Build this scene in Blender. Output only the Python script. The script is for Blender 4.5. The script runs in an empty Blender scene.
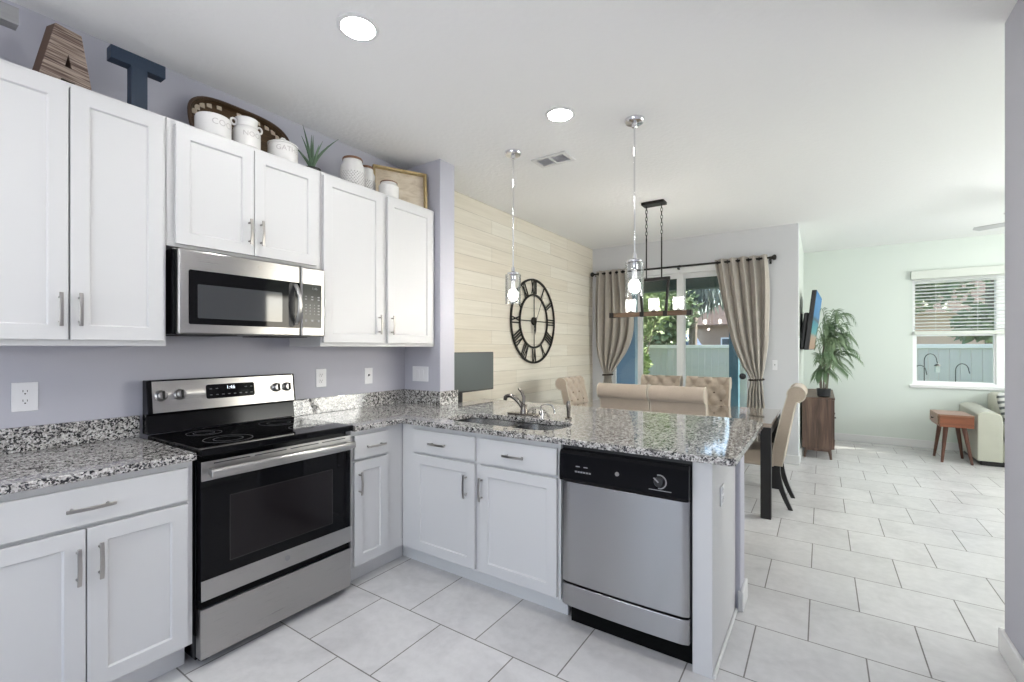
import bpy, bmesh, math, random
from mathutils import Vector, Matrix
S = bpy.context.scene
COL = S.collection
random.seed(7)
PI = math.pi

# ------------------------------------------------------------------ camera
cd = bpy.data.cameras.new('camera'); cam = bpy.data.objects.new('camera', cd); COL.objects.link(cam)
cd.sensor_width = 36; cd.lens = 460.05/1024*36; cd.clip_start = .05; cd.clip_end = 300
cd.shift_y = 6.8/1024
cam.location = (2.7918, -.8552, 1.3496)
cam.rotation_euler = (PI/2, 0, .5922)
S.camera = cam

# ------------------------------------------------------------------ world, sun, exposure
S.view_settings.view_transform = 'Standard'; S.view_settings.look = 'None'
S.view_settings.exposure = 0.38; S.view_settings.gamma = 1; S.view_settings.use_curve_mapping = False
S.cycles.use_light_tree = False
W = bpy.data.worlds.new('sky'); S.world = W; W.use_nodes = True
nt = W.node_tree; bg = nt.nodes['Background']
sk = nt.nodes.new('ShaderNodeTexSky'); sk.sky_type = 'NISHITA'; sk.sun_disc = False
sk.sun_elevation = math.radians(38); sk.sun_rotation = math.radians(63); sk.air_density = 1.0; sk.dust_density = 2.0
nt.links.new(sk.outputs[0], bg.inputs[0]); bg.inputs[1].default_value = .40
sd = bpy.data.lights.new('sun', 'SUN'); sd.energy = 9.0; sd.angle = .009; sd.color = (1, .95, .86)
sun = bpy.data.objects.new('sun', sd); COL.objects.link(sun)
sun.rotation_euler = Vector((-1.0, -.5, -.885)).to_track_quat('-Z', 'Y').to_euler()
CAN_POWER, PEND_POWER, SHADE_POWER = 105, 150, 70

def fill_area(name, loc, rot, sx, sy, power, color=(1, 1, 1)):
    l = bpy.data.lights.new(name, 'AREA'); l.shape = 'RECTANGLE'; l.size = sx; l.size_y = sy
    l.energy = power; l.color = color
    o = bpy.data.objects.new(name, l); COL.objects.link(o); o.location = loc; o.rotation_euler = rot
    return o
# daylight lamps added to brighten the room, set at windows out of view
fill_area('added_fill_rear', (2.1, -3.05, 1.45), (PI/2+1.0, 0, 0), 2.2, 2.0, 52, (.97, .98, 1))
fill_area('added_fill_side', (6.35, 4.8, 1.7), (PI/2+.5, 0, PI/2), 3.0, 1.4, 88, (.97, 1, .98))

# ------------------------------------------------------------------ materials
def mat(name, col, rough=.5, metal=0, spec=None, coat=0, emit=None, es=0, sheen=0):
    m = bpy.data.materials.new(name); m.use_nodes = True
    b = m.node_tree.nodes['Principled BSDF']
    b.inputs['Base Color'].default_value = (*col, 1); b.inputs['Roughness'].default_value = rough
    b.inputs['Metallic'].default_value = metal
    if spec is not None: b.inputs['Specular IOR Level'].default_value = spec
    if coat: b.inputs['Coat Weight'].default_value = coat; b.inputs['Coat Roughness'].default_value = .04
    if sheen: b.inputs['Sheen Weight'].default_value = sheen
    if emit: b.inputs['Emission Color'].default_value = (*emit, 1); b.inputs['Emission Strength'].default_value = es
    return m
class N:
    """small node helper"""
    def __init__(s, m): s.m = m; s.t = m.node_tree; s.b = s.t.nodes['Principled BSDF']
    def n(s, t, **k):
        x = s.t.nodes.new('ShaderNode'+t)
        for a, v in k.items():
            if a in x.inputs: x.inputs[a].default_value = v
            else: setattr(x, a, v)
        return x
    def l(s, a, b): s.t.links.new(a, b)
    def coord(s, which='Object', scale=(1, 1, 1), loc=(0, 0, 0), rot=(0, 0, 0)):
        c = s.n('TexCoord'); mp = s.n('Mapping')
        mp.inputs['Scale'].default_value = scale; mp.inputs['Location'].default_value = loc; mp.inputs['Rotation'].default_value = rot
        s.l(c.outputs[which], mp.inputs[0]); return mp.outputs[0]
    def ramp(s, fac, stops, interp='LINEAR'):
        r = s.n('ValToRGB'); r.color_ramp.interpolation = interp
        e = r.color_ramp.elements
        while len(e) < len(stops): e.new(.5)
        for i, (p, c) in enumerate(stops): e[i].position = p; e[i].color = (*c, 1)
        s.l(fac, r.inputs[0]); return r.outputs[0]
    def noise(s, vec, scale, detail=3, rough=.5, dist=0):
        x = s.n('TexNoise'); x.inputs['Scale'].default_value = scale; x.inputs['Detail'].default_value = detail
        x.inputs['Roughness'].default_value = rough; x.inputs['Distortion'].default_value = dist
        s.l(vec, x.inputs['Vector']); return x
    def bump(s, h, strength=.2, dist=.01):
        x = s.n('Bump'); x.inputs['Strength'].default_value = strength; x.inputs['Distance'].default_value = dist
        s.l(h, x.inputs['Height']); s.l(x.outputs[0], s.b.inputs['Normal'])
    def color(s, o): s.l(o, s.b.inputs['Base Color'])

def painted(name, col, rough=.6, tex=60, strength=.06):
    m = mat(name, col, rough, spec=.3); g = N(m); v = g.coord()
    g.bump(g.noise(v, tex, 3).outputs[0], strength, .004); return m
def woodmat(name, c1, c2, c3, axis=0, scale=1.0, rough=.5, planks=None, coat=0):
    m = mat(name, c2, rough, coat=coat); g = N(m)
    sc = [14*scale]*3; sc[axis] = 1.2*scale
    v = g.coord('Object', sc)
    n = g.noise(v, 1.6, 6, .62, .6)
    g.color(g.ramp(n.outputs[0], [(.28, c1), (.5, c2), (.72, c3)]))
    g.bump(n.outputs[0], .15, .002); return m
def fabric(name, c1, c2, scale=240, rough=.9):
    m = mat(name, c1, rough, spec=.15, sheen=.25); g = N(m); v = g.coord()
    n = g.noise(v, scale, 2); n2 = g.noise(v, 9, 2)
    mx = g.n('Mix', data_type='FLOAT'); mx.inputs[0].default_value = .35
    g.l(n.outputs[0], mx.inputs[2]); g.l(n2.outputs[0], mx.inputs[3])
    g.color(g.ramp(mx.outputs[0], [(.3, c1), (.7, c2)])); g.bump(n.outputs[0], .25, .002); return m
def glassmat(name, tint=(1, 1, 1), refl=.07, rough=0.0):
    m = bpy.data.materials.new(name); m.use_nodes = True; t = m.node_tree; t.nodes.clear()
    o = t.nodes.new('ShaderNodeOutputMaterial'); tr = t.nodes.new('ShaderNodeBsdfTransparent'); gl = t.nodes.new('ShaderNodeBsdfGlossy')
    tr.inputs[0].default_value = (*tint, 1); gl.inputs['Roughness'].default_value = rough
    lw = t.nodes.new('ShaderNodeLayerWeight'); lw.inputs[0].default_value = .25
    ma = t.nodes.new('ShaderNodeMath'); ma.operation = 'MULTIPLY_ADD'; ma.inputs[1].default_value = .5; ma.inputs[2].default_value = refl; ma.use_clamp = True
    t.links.new(lw.outputs['Fresnel'], ma.inputs[0])
    mx = t.nodes.new('ShaderNodeMixShader'); t.links.new(ma.outputs[0], mx.inputs[0])
    t.links.new(tr.outputs[0], mx.inputs[1]); t.links.new(gl.outputs[0], mx.inputs[2]); t.links.new(mx.outputs[0], o.inputs[0])
    return m

M = {}
M['lavender'] = painted('lavender_wall_paint', (.505, .505, .565), .6, 90, .05)
M['greywall'] = painted('pale_grey_wall_paint', (.66, .665, .685), .6, 90, .05)
M['mint'] = painted('pale_mint_wall_paint', (.70, .75, .70), .6, 90, .05)
M['ceiling'] = painted('white_textured_ceiling', (.90, .90, .895), .85, 34, .75)
M['white'] = mat('white_cabinet_paint', (.645, .645, .648), .38)
M['trim'] = mat('white_trim_paint', (.76, .76, .755), .4)
M['vinyl'] = mat('white_vinyl', (.85, .86, .86), .4)
M['plate'] = mat('white_plastic', (.82, .82, .84), .35)
M['voidblack'] = mat('matt_black_metal', (.004, .004, .004), .7, spec=.1)
M['dark'] = mat('dark_slot', (.03, .03, .03), .6)
M['nickel'] = mat('brushed_nickel', (.44, .42, .40), .3, 1)
M['chrome'] = mat('polished_chrome', (.78, .78, .80), .08, 1)
M['black'] = mat('black_enamel', (.004, .004, .005), .12, spec=.15)
M['bronze'] = mat('dark_brushed_nickel', (.21, .19, .17), .22, 1)
M['glossblack'] = mat('black_glass', (.004, .004, .005), .04, spec=.18)
M['plasticblack'] = mat('black_plastic', (.015, .015, .017), .4)
M['iron'] = mat('black_iron', (.03, .028, .026), .5, .6)
M['blackwood'] = mat('black_stained_wood', (.010, .009, .009), .4)
M['greymark'] = mat('grey_print', (.30, .30, .31), .5)
M['greydim'] = mat('dim_grey_print', (.16, .16, .165), .5)
M['digit'] = mat('lit_display_digits', (.8, .85, .9), .4, emit=(.8, .9, 1), es=1.2)
M['stonewhite'] = mat('white_glazed_ceramic', (.78, .77, .75), .25)
M['letterprint'] = mat('grey_ceramic_lettering', (.50, .48, .47), .6)
M['brownrim'] = mat('brown_jar_rim', (.22, .11, .06), .5)
M['navy'] = mat('navy_paint', (.009, .024, .050), .5)
M['bulb'] = mat('lit_bulb', (1, 1, 1), .4, emit=(1, .95, .86), es=PEND_POWER)
M['shadebulb'] = mat('lit_chandelier_bulb', (1, 1, 1), .4, emit=(1, .95, .88), es=SHADE_POWER)
M['canlens'] = mat('lit_downlight_lens', (1, 1, 1), .4, emit=(1, .985, .96), es=CAN_POWER)
M['glass'] = glassmat('clear_window_glass', (.97, .985, .98), .025)
M['frostglass'] = mat('lit_frosted_glass', (.9, .9, .9), .3, emit=(1, .98, .95), es=.22); M['frostglass'].node_tree.nodes['Principled BSDF'].inputs['Alpha'].default_value = .28
M['clearglass'] = glassmat('clear_lamp_glass', (.96, .965, .97), .07)
M['pot'] = mat('black_plant_pot', (.02, .02, .022), .4)
M['soil'] = mat('dark_soil', (.035, .025, .018), .95)
M['blindbeige'] = mat('pale_blind_valance', (.66, .69, .635), .5)
M['slat'] = mat('white_blind_slat', (.86, .87, .86), .45)

def m_steel(name, axis_scale, col=(.45, .44, .43), rough=.28, aniso=.8):
    m = mat(name, col, rough, 1); g = N(m)
    v = g.coord('Object', axis_scale); n = g.noise(v, 1, 3, .6)
    g.color(g.ramp(n.outputs[0], [(.25, tuple(c*.965 for c in col)), (.75, tuple(c*1.03 for c in col))]))
    mr = g.n('MapRange'); mr.inputs[3].default_value = rough*.94; mr.inputs[4].default_value = rough*1.06
    g.l(n.outputs[0], mr.inputs[0]); g.l(mr.outputs[0], g.b.inputs['Roughness'])
    if aniso:   # fine horizontal brushing: highlights smear up and down
        tg = g.n('Tangent'); tg.direction_type = 'RADIAL'; tg.axis = 'Z'; g.l(tg.outputs[0], g.b.inputs['Tangent'])
        g.b.inputs['Anisotropic'].default_value = aniso; g.b.inputs['Anisotropic Rotation'].default_value = .25
    return m
M['steelY'] = m_steel('brushed_steel', (900, 6, 900))
M['steelX'] = m_steel('brushed_steel_dishwasher', (420, 420, 3), (.40, .40, .41), .24)
M['sinksteel'] = m_steel('satin_sink_steel', (40, 40, 40), (.36, .36, .365), .22, 0)

def m_granite():
    m = mat('speckled_granite', (.5, .5, .5), .05, spec=1.0); g = N(m); v = g.coord()
    d = g.noise(v, 70, 3); mx = g.n('Mix', data_type='VECTOR'); mx.inputs[0].default_value = .012
    g.l(v, mx.inputs[4]); g.l(d.outputs['Color'], mx.inputs[5])
    vo = g.n('TexVoronoi'); vo.inputs['Scale'].default_value = 175; g.l(mx.outputs[1], vo.inputs['Vector'])
    sp = g.n('SeparateColor'); g.l(vo.outputs['Color'], sp.inputs[0])
    vo2 = g.n('TexVoronoi'); vo2.inputs['Scale'].default_value = 75; g.l(mx.outputs[1], vo2.inputs['Vector'])
    sp2 = g.n('SeparateColor'); g.l(vo2.outputs['Color'], sp2.inputs[0])
    ad = g.n('Math', operation='MULTIPLY_ADD'); ad.inputs[1].default_value = .62
    s2 = g.n('Math', operation='MULTIPLY'); s2.inputs[1].default_value = .38; g.l(sp2.outputs[1], s2.inputs[0])
    g.l(sp.outputs[0], ad.inputs[0]); g.l(s2.outputs[0], ad.inputs[2])
    c = g.ramp(ad.outputs[0], [(0, (.012, .012, .014)), (.30, (.06, .06, .063)), (.36, (.20, .19, .18)), (.42, (.33, .315, .30)), (.56, (.48, .465, .445)), (.74, (.64, .63, .61))], 'CONSTANT')
    g.color(c); return m
M['granite'] = m_granite()

def m_tile():
    m = mat('porcelain_floor_tile', (.6, .6, .6), .3, spec=.4); g = N(m)
    L, H, X0, Y0 = .4258, .4241, 2.5274, 1.237
    v = g.coord('Object', loc=(-X0+L/2+.2167-L/2, -Y0, 0))
    v = g.coord('Object', loc=(-(X0-L/2), -Y0, 0))
    b = g.n('TexBrick'); b.offset = .5; b.offset_frequency = 2; b.squash = 1
    b.inputs['Scale'].default_value = 1; b.inputs['Brick Width'].default_value = L; b.inputs['Row Height'].default_value = H
    b.inputs['Mortar Size'].default_value = .0032; b.inputs['Mortar Smooth'].default_value = .15; b.inputs['Bias'].default_value = 0
    b.inputs['Color1'].default_value = (.655, .648, .648, 1); b.inputs['Color2'].default_value = (.71, .702, .702, 1)
    b.inputs['Mortar'].default_value = (.21, .20, .19, 1); g.l(v, b.inputs['Vector'])
    w = g.coord('Object'); n = g.noise(w, 3.2, 6, .62, .8); n2 = g.noise(w, 22, 4, .6)
    r = g.ramp(n.outputs[0], [(.3, (.87, .87, .875)), (.5, (.98, .98, .98)), (.7, (1.03, 1.03, 1.025))])
    r2 = g.ramp(n2.outputs[0], [(.35, (.95, .95, .95)), (.65, (1.02, 1.02, 1.02))])
    m1 = g.n('Mix', data_type='RGBA', blend_type='MULTIPLY'); m1.inputs[0].default_value = 1
    g.l(b.outputs[0], m1.inputs[6]); g.l(r, m1.inputs[7])
    m2 = g.n('Mix', data_type='RGBA', blend_type='MULTIPLY'); m2.inputs[0].default_value = 1
    g.l(m1.outputs[2], m2.inputs[6]); g.l(r2, m2.inputs[7]); g.color(m2.outputs[2])
    inv = g.n('Math', operation='SUBTRACT'); inv.inputs[0].default_value = 1; g.l(b.outputs['Fac'], inv.inputs[1])
    g.bump(inv.outputs[0], .5, .0015)
    mr = g.n('MapRange'); mr.inputs[3].default_value = .26; mr.inputs[4].default_value = .8
    g.l(b.outputs['Fac'], mr.inputs[0]); g.l(mr.outputs[0], g.b.inputs['Roughness'])
    return m
M['tile'] = m_tile()

def m_shiplap():
    m = mat('whitewashed_shiplap', (.75, .70, .6), .6); g = N(m)
    c = g.n('TexCoord'); sx = g.n('SeparateXYZ'); cb = g.n('CombineXYZ'); g.l(c.outputs['Object'], sx.inputs[0])
    g.l(sx.outputs[1], cb.inputs[0]); g.l(sx.outputs[2], cb.inputs[1])
    mp = g.n('Mapping'); mp.inputs['Location'].default_value = (.3, -1.386+.1397*20, 0); g.l(cb.outputs[0], mp.inputs[0])
    b = g.n('TexBrick'); b.offset = .37; b.offset_frequency = 2
    b.inputs['Scale'].default_value = 1; b.inputs['Brick Width'].default_value = 1.22; b.inputs['Row Height'].default_value = .1397
    b.inputs['Mortar Size'].default_value = .0016; b.inputs['Mortar Smooth'].default_value = .1; b.inputs['Bias'].default_value = -.1
    b.inputs['Color1'].default_value = (.78, .745, .655, 1); b.inputs['Color2'].default_value = (.72, .665, .56, 1)
    b.inputs['Mortar'].default_value = (.46, .42, .35, 1); g.l(mp.outputs[0], b.inputs['Vector'])
    gv = g.n('Mapping'); gv.inputs['Scale'].default_value = (1.5, 30, 1); g.l(cb.outputs[0], gv.inputs[0])
    n = g.noise(gv.outputs[0], 1, 5, .6, .4)
    r = g.ramp(n.outputs[0], [(.3, (.93, .92, .90)), (.65, (1.04, 1.04, 1.04))])
    m1 = g.n('Mix', data_type='RGBA', blend_type='MULTIPLY'); m1.inputs[0].default_value = 1
    g.l(b.outputs[0], m1.inputs[6]); g.l(r, m1.inputs[7]); g.color(m1.outputs[2])
    inv = g.n('Math', operation='SUBTRACT'); inv.inputs[0].default_value = 1; g.l(b.outputs['Fac'], inv.inputs[1])
    g.bump(inv.outputs[0], .6, .003); return m
M['shiplap'] = m_shiplap()
M['walnut'] = woodmat('walnut_wood', (.045, .025, .018), (.12, .07, .05), (.22, .14, .10), 2, .8, .45)
M['cherry'] = woodmat('reddish_brown_wood', (.16, .05, .025), (.22, .075, .035), (.28, .10, .05), 0, 1, .35)
M['cherrydark'] = woodmat('dark_walnut_leg', (.07, .028, .018), (.11, .045, .028), (.15, .065, .04), 2, 1, .4)
M['tabletopbrown'] = woodmat('satin_brown_wood', (.22, .11, .065), (.30, .165, .10), (.36, .21, .14), 0, 1, .35)
M['tablewood'] = woodmat('grey_brown_table_wood', (.22, .17, .13), (.32, .26, .21), (.40, .33, .28), 0, .8, .16, coat=1)
M['beamwood'] = woodmat('rustic_beam_wood', (.09, .05, .03), (.17, .105, .065), (.25, .17, .11), 0, 1, .7)
M['palewood'] = woodmat('pale_bamboo', (.50, .41, .29), (.68, .59, .46), (.78, .70, .58), 1, 1, .5)
M['palewoodedge'] = woodmat('yellowish_bamboo_edge', (.33, .24, .10), (.45, .34, .16), (.55, .43, .24), 2, 1, .5)
M['basket'] = woodmat('dark_woven_basket', (.025, .012, .004), (.065, .034, .012), (.12, .07, .028), 1, 4, .6)
M['galv'] = woodmat('galvanised_metal', (.17, .17, .175), (.27, .27, .275), (.36, .36, .36), 1, .5, .5)

def m_striped():
    m = mat('striped_reclaimed_wood', (.4, .3, .2), .7); g = N(m)
    v = g.coord('Object', (1, 2.2, 60)); n = g.noise(v, 1, 2, .5, .2)
    g.color(g.ramp(n.outputs[0], [(.32, (.025, .013, .010)), (.41, (.11, .07, .055)), (.50, (.36, .29, .24)), (.56, (.10, .06, .045)), (.63, (.24, .18, .15)), (.72, (.50, .44, .39))]))
    return m
M['darkrim'] = mat('dark_brown_rim', (.06, .03, .015), .5)
M['striped'] = m_striped()
M['brownedge'] = mat('brown_letter_edge', (.07, .035, .02), .6)
M['linen'] = fabric('beige_linen', (.44, .365, .29), (.54, .455, .37))
M['shadedbutton'] = mat('shaded_button_linen', (.20, .155, .115), .9)  # linen darkened to imitate shade in the tuft recesses
M['ivory'] = fabric('ivory_linen', (.55, .50, .41), (.64, .59, .50))
M['curtain'] = fabric('taupe_curtain_linen', (.41, .375, .33), (.51, .47, .42), 160)
M['strap'] = mat('dark_tieback_cord', (.045, .035, .028), .7)
M['sofa'] = fabric('pale_sage_upholstery', (.45, .45, .37), (.53, .53, .45))
M['pillow1'] = mat('grey_striped_pillow_cloth', (.5, .5, .5), .9); g_ = N(M['pillow1']); w_ = g_.n('TexWave'); w_.inputs['Scale'].default_value = 5; w_.inputs['Distortion'].default_value = 1.2; w_.bands_direction = 'Z'
g_.l(g_.coord(), w_.inputs['Vector']); g_.color(g_.ramp(w_.outputs['Fac'], [(.3, (.13, .14, .14)), (.55, (.60, .60, .57))]))
M['pillow2'] = fabric('white_cotton_pillow', (.70, .71, .69), (.78, .79, .77))
M['screen'] = mat('grey_monitor_screen', (.11, .125, .125), .16, spec=.5)

def m_screen():
    m = mat('television_beach_picture', (.01, .01, .01), .4, spec=.15); g = N(m); c = g.n('TexCoord'); sx = g.n('SeparateXYZ'); g.l(c.outputs['Object'], sx.inputs[0])
    mr = g.n('MapRange'); mr.inputs[1].default_value = -.35; mr.inputs[2].default_value = .35; g.l(sx.outputs[2], mr.inputs[0])
    n = g.noise(c.outputs['Object'], 7, 3); ad = g.n('Math', operation='MULTIPLY_ADD'); ad.inputs[1].default_value = .14
    g.l(n.outputs[0], ad.inputs[0]); g.l(mr.outputs[0], ad.inputs[2])
    o = g.ramp(ad.outputs[0], [(.10, (.45, .28, .17)), (.30, (.50, .36, .24)), (.36, (.04, .36, .38)), (.55, (.02, .26, .36)), (.60, (.02, .05, .07)), (.66, (.02, .22, .48)), (.95, (.02, .25, .58))])
    g.l(o, g.b.inputs['Emission Color']); g.b.inputs['Emission Strength'].default_value = .6
    return m
M['tvpicture'] = m_screen()
def leafmat(name, a, b, trans=.2):
    m = mat(name, a, .5); g = N(m); v = g.coord(); n = g.noise(v, 5, 2)
    g.color(g.ramp(n.outputs[0], [(.3, a), (.7, b)]))
    g.b.inputs['Subsurface Weight'].default_value = 0
    return m
M['palmleaf'] = leafmat('palm_leaf', (.08, .15, .07), (.24, .32, .19))
M['aloe'] = leafmat('aloe_leaf', (.05, .11, .06), (.13, .20, .12))
M['leafA'] = leafmat('sunlit_shrub_leaf', (.16, .25, .09), (.36, .44, .20))
M['leafB'] = leafmat('dark_tree_leaf', (.09, .15, .07), (.24, .30, .16))
M['moss'] = leafmat('grey_hanging_moss', (.13, .16, .13), (.26, .29, .25))
M['bark'] = woodmat('tree_bark', (.10, .08, .06), (.19, .16, .13), (.28, .24, .20), 2, .6, .9)
M['fence'] = mat('white_vinyl_fence', (.58, .585, .585), .5)
M['patioblue'] = mat('blue_patio_paint', (.16, .245, .31), .6)
M['patioteal'] = mat('teal_patio_paint', (.05, .13, .17), .6)
M['patiobeam'] = mat('dark_green_patio_paint', (.07, .10, .085), .7)
M['lawn'] = leafmat('lawn_grass', (.10, .17, .05), (.19, .26, .10))
M['concrete'] = painted('patio_concrete', (.5, .49, .47), .85)
M['stuccotan'] = painted('tan_stucco', (.42, .30, .22), .9)
M['stuccopink'] = painted('pinkish_stucco', (.74, .55, .48), .9)
M['shingle'] = woodmat('brown_roof_shingles', (.10, .07, .055), (.16, .115, .09), (.21, .155, .125), 0, 2, .9)
M['carblue'] = mat('dull_blue_car_paint', (.12, .19, .34), .3, coat=.5)
M['wicker'] = mat('white_fan_blade', (.55, .55, .56), .5)

# ------------------------------------------------------------------ mesh builder
def ident(p): return p
class B:
    def __init__(s, fn=None): s.bm = bmesh.new(); s.fn = fn or ident
    def v(s, *p): return s.bm.verts.new(s.fn(p))
    def f(s, vs):
        try: return s.bm.faces.new(vs)
        except ValueError: return None
    def box(s, x0, x1, y0, y1, z0, z1):
        c = [s.v(x, y, z) for x in (x0, x1) for y in (y0, y1) for z in (z0, z1)]
        for q in ((0, 1, 3, 2), (4, 6, 7, 5), (0, 4, 5, 1), (2, 3, 7, 6), (0, 2, 6, 4), (1, 5, 7, 3)): s.f([c[i] for i in q])
        return s
    def hexa(s, bot, top):
        a = [s.v(*p) for p in bot]; b = [s.v(*p) for p in top]; n = len(a)
        s.f(a[::-1]); s.f(b)
        for i in range(n): s.f([a[i], a[(i+1) % n], b[(i+1) % n], b[i]])
        return s
    def prism(s, poly, place, t0, t1):
        """poly of 2-D points; place(u, v, t) -> point"""
        return s.hexa([place(u, v, t0) for u, v in poly], [place(u, v, t1) for u, v in poly])
    def tube(s, pts, r, seg=10, closed=False, cap=True):
        pts = [Vector(p) for p in pts]; n = len(pts); rs = r if isinstance(r, (list, tuple)) else [r]*n
        rings = []; up = None
        for i, p in enumerate(pts):
            if closed: t = pts[(i+1) % n]-pts[i-1]
            else: t = pts[min(i+1, n-1)]-pts[max(i-1, 0)]
            t = t.normalized() if t.length > 1e-9 else Vector((0, 0, 1))
            if up is None: up = Vector((0, 0, 1)) if abs(t.z) < .9 else Vector((1, 0, 0))
            a = up-t*up.dot(t)
            if a.length < 1e-6: a = Vector((0, 1, 0))-t*t.y
            a.normalize(); b = t.cross(a); up = a
            rings.append([s.v(*(p+(a*math.cos(2*PI*k/seg)+b*math.sin(2*PI*k/seg))*rs[i])) for k in range(seg)])
        m = n if closed else n-1
        for i in range(m):
            A, Bb = rings[i], rings[(i+1) % n]
            for k in range(seg): s.f([A[k], A[(k+1) % seg], Bb[(k+1) % seg], Bb[k]])
        if cap and not closed: s.f(rings[0][::-1]); s.f(rings[-1])
        return s
    def lathe(s, prof, c=(0, 0, 0), seg=28, ax='z', cap=True):
        """prof: (radius, height) pairs"""
        def pl(r, h, a):
            x, y = r*math.cos(a), r*math.sin(a)
            p = {'z': (x, y, h), 'x': (h, x, y), 'y': (x, h, y)}[ax]
            return (c[0]+p[0], c[1]+p[1], c[2]+p[2])
        rings = [[s.v(*pl(max(r, 1e-4), h, 2*PI*k/seg)) for k in range(seg)] for r, h in prof]
        for i in range(len(rings)-1):
            for k in range(seg): s.f([rings[i][k], rings[i][(k+1) % seg], rings[i+1][(k+1) % seg], rings[i+1][k]])
        if cap: s.f(rings[0][::-1]); s.f(rings[-1])
        return s
    def grid(s, nu, nv, fn, wrapu=False):
        g = [[s.v(*fn(i/nu, j/nv)) for j in range(nv+1)] for i in range(nu if wrapu else nu+1)]
        n = len(g)
        for i in range(nu):
            for j in range(nv): s.f([g[i][j], g[(i+1) % n][j], g[(i+1) % n][j+1], g[i][j+1]])
        return g
    def shaker(s, a0, a1, b0, b1, z0, z1, fr=.057, dep=.009):
        """door slab: width a, outward b, height z, with a recessed centre panel"""
        def ring(i, b): return [s.v(a0+i, b, z0+i), s.v(a1-i, b, z0+i), s.v(a1-i, b, z1-i), s.v(a0+i, b, z1-i)]
        bk, o, i1, i2 = ring(0, b0), ring(0, b1), ring(fr, b1), ring(fr+.004, b1-dep)
        for P, Q in ((bk, o), (o, i1), (i1, i2)):
            for k in range(4): s.f([P[k], P[(k+1) % 4], Q[(k+1) % 4], Q[k]])
        s.f(i2); s.f(bk[::-1]); return s
def setmods(o, bev=0, seg=2, sub=0, solid=0):
    if solid:
        m = o.modifiers.new('solidify', 'SOLIDIFY'); m.thickness = solid; m.offset = 0
    if bev:
        m = o.modifiers.new('bevel', 'BEVEL'); m.width = bev; m.segments = seg; m.limit_method = 'ANGLE'; m.angle_limit = math.radians(38)
    if sub:
        m = o.modifiers.new('subsurf', 'SUBSURF'); m.levels = sub; m.render_levels = sub
def obj(name, b, m, parent=None, bev=0, seg=2, smooth=True, angle=38, sub=0, solid=0, recalc=True, loc=None, label=None):
    bm = b.bm
    if recalc: bmesh.ops.recalc_face_normals(bm, faces=bm.faces)
    off = Vector(loc) if loc else (Vector(ORG.get(root_of(parent), (0, 0, 0))) if parent else Vector((0, 0, 0)))
    if off.length: bmesh.ops.translate(bm, verts=bm.verts, vec=-off)
    me = bpy.data.meshes.new(name); bm.to_mesh(me); bm.free()
    if smooth:
        me.polygons.foreach_set('use_smooth', [True]*len(me.polygons)); me.set_sharp_from_angle(angle=math.radians(angle))
    me.materials.append(M[m] if isinstance(m, str) else m)
    o = bpy.data.objects.new(name, me); COL.objects.link(o)
    if parent: o.parent = parent
    elif loc: o.location = loc; ORG[o.name] = tuple(loc)
    if label: o['label'] = label
    setmods(o, bev, seg, sub, solid); return o
ORG = {}
def root_of(o):
    while o is not None and o.parent is not None: o = o.parent
    return o.name if o else None
def tag(o, label, cat, group=None, kind=None):
    if label: o['label'] = label
    if cat: o['category'] = cat
    if group: o['group'] = group
    if kind: o['kind'] = kind
    return o
def thing(name, label, cat, loc=(0, 0, 0), group=None):
    o = bpy.data.objects.new(name, None); COL.objects.link(o); o.location = loc; o.empty_display_size = .1
    ORG[o.name] = tuple(loc); return tag(o, label, cat, group)
def struct(name, b, m, **k):
    o = obj(name, b, m, **k); o['kind'] = 'structure'; return o
def dup(root, loc, rotz=None, label=None):
    r = root.copy(); COL.objects.link(r); r.location = loc
    if rotz is not None: r.rotation_euler = (0, 0, rotz)
    if label: r['label'] = label
    for ch in list(root.children):
        c = ch.copy(); COL.objects.link(c); c.parent = r
        for g in list(ch.children):
            d = g.copy(); COL.objects.link(d); d.parent = c
    return r
def textmesh(b, txt, size, place, depth=.0015, align='CENTER'):
    """adds the glyphs of txt to builder b; place(x, y, t) -> point"""
    cu = bpy.data.curves.new('lettering', 'FONT'); cu.body = txt; cu.size = size; cu.align_x = align; cu.align_y = 'CENTER'
    cu.resolution_u = 3; cu.fill_mode = 'FRONT'
    o = bpy.data.objects.new('lettering', cu); COL.objects.link(o)
    me = bpy.data.meshes.new_from_object(o)
    vs = [v.co.copy() for v in me.vertices]; fs = [list(p.vertices) for p in me.polygons]
    bpy.data.objects.remove(o); bpy.data.curves.remove(cu); bpy.data.meshes.remove(me)
    nv = [b.v(*place(v.x, v.y, depth)) for v in vs]
    for f in fs: b.f([nv[i] for i in f])
    return b
def rrect(x0, x1, y0, y1, r, n=6):
    p = []
    for cx, cy, a0 in ((x1-r, y1-r, 0), (x0+r, y1-r, PI/2), (x0+r, y0+r, PI), (x1-r, y0+r, 1.5*PI)):
        for k in range(n+1): a = a0+PI/2*k/n; p.append((cx+r*math.cos(a), cy+r*math.sin(a)))
    return p

# ================================================================== STRUCTURE
ZC = 2.787; YB = 5.389; YL = 7.40; XS = 2.57; XR = 3.463; YREAR = -3.2
struct('floor', B().box(-.15, 6.6, YREAR-.15, YL+.15, -.12, 0), 'tile', smooth=False)
struct('ceiling', B().box(-.15, 6.6, YREAR-.15, YL+.15, ZC, ZC+.12), 'ceiling', smooth=False)
struct('wall_left', B().box(-.15, 0, YREAR-.15, 1.80, 0, ZC), 'lavender', smooth=False)
struct('wall_shiplap', B().box(-.15, .012, 1.80, YB+.15, 0, ZC), 'shiplap', smooth=False)
struct('wall_wing', B().box(0, .388, 1.74, 1.905, 0, ZC), 'lavender', smooth=False, bev=.004)
struct('wall_peninsula', B().box(.388, 2.447, 1.757, 1.905, 0, .878), 'lavender', smooth=False, bev=.008)
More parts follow.
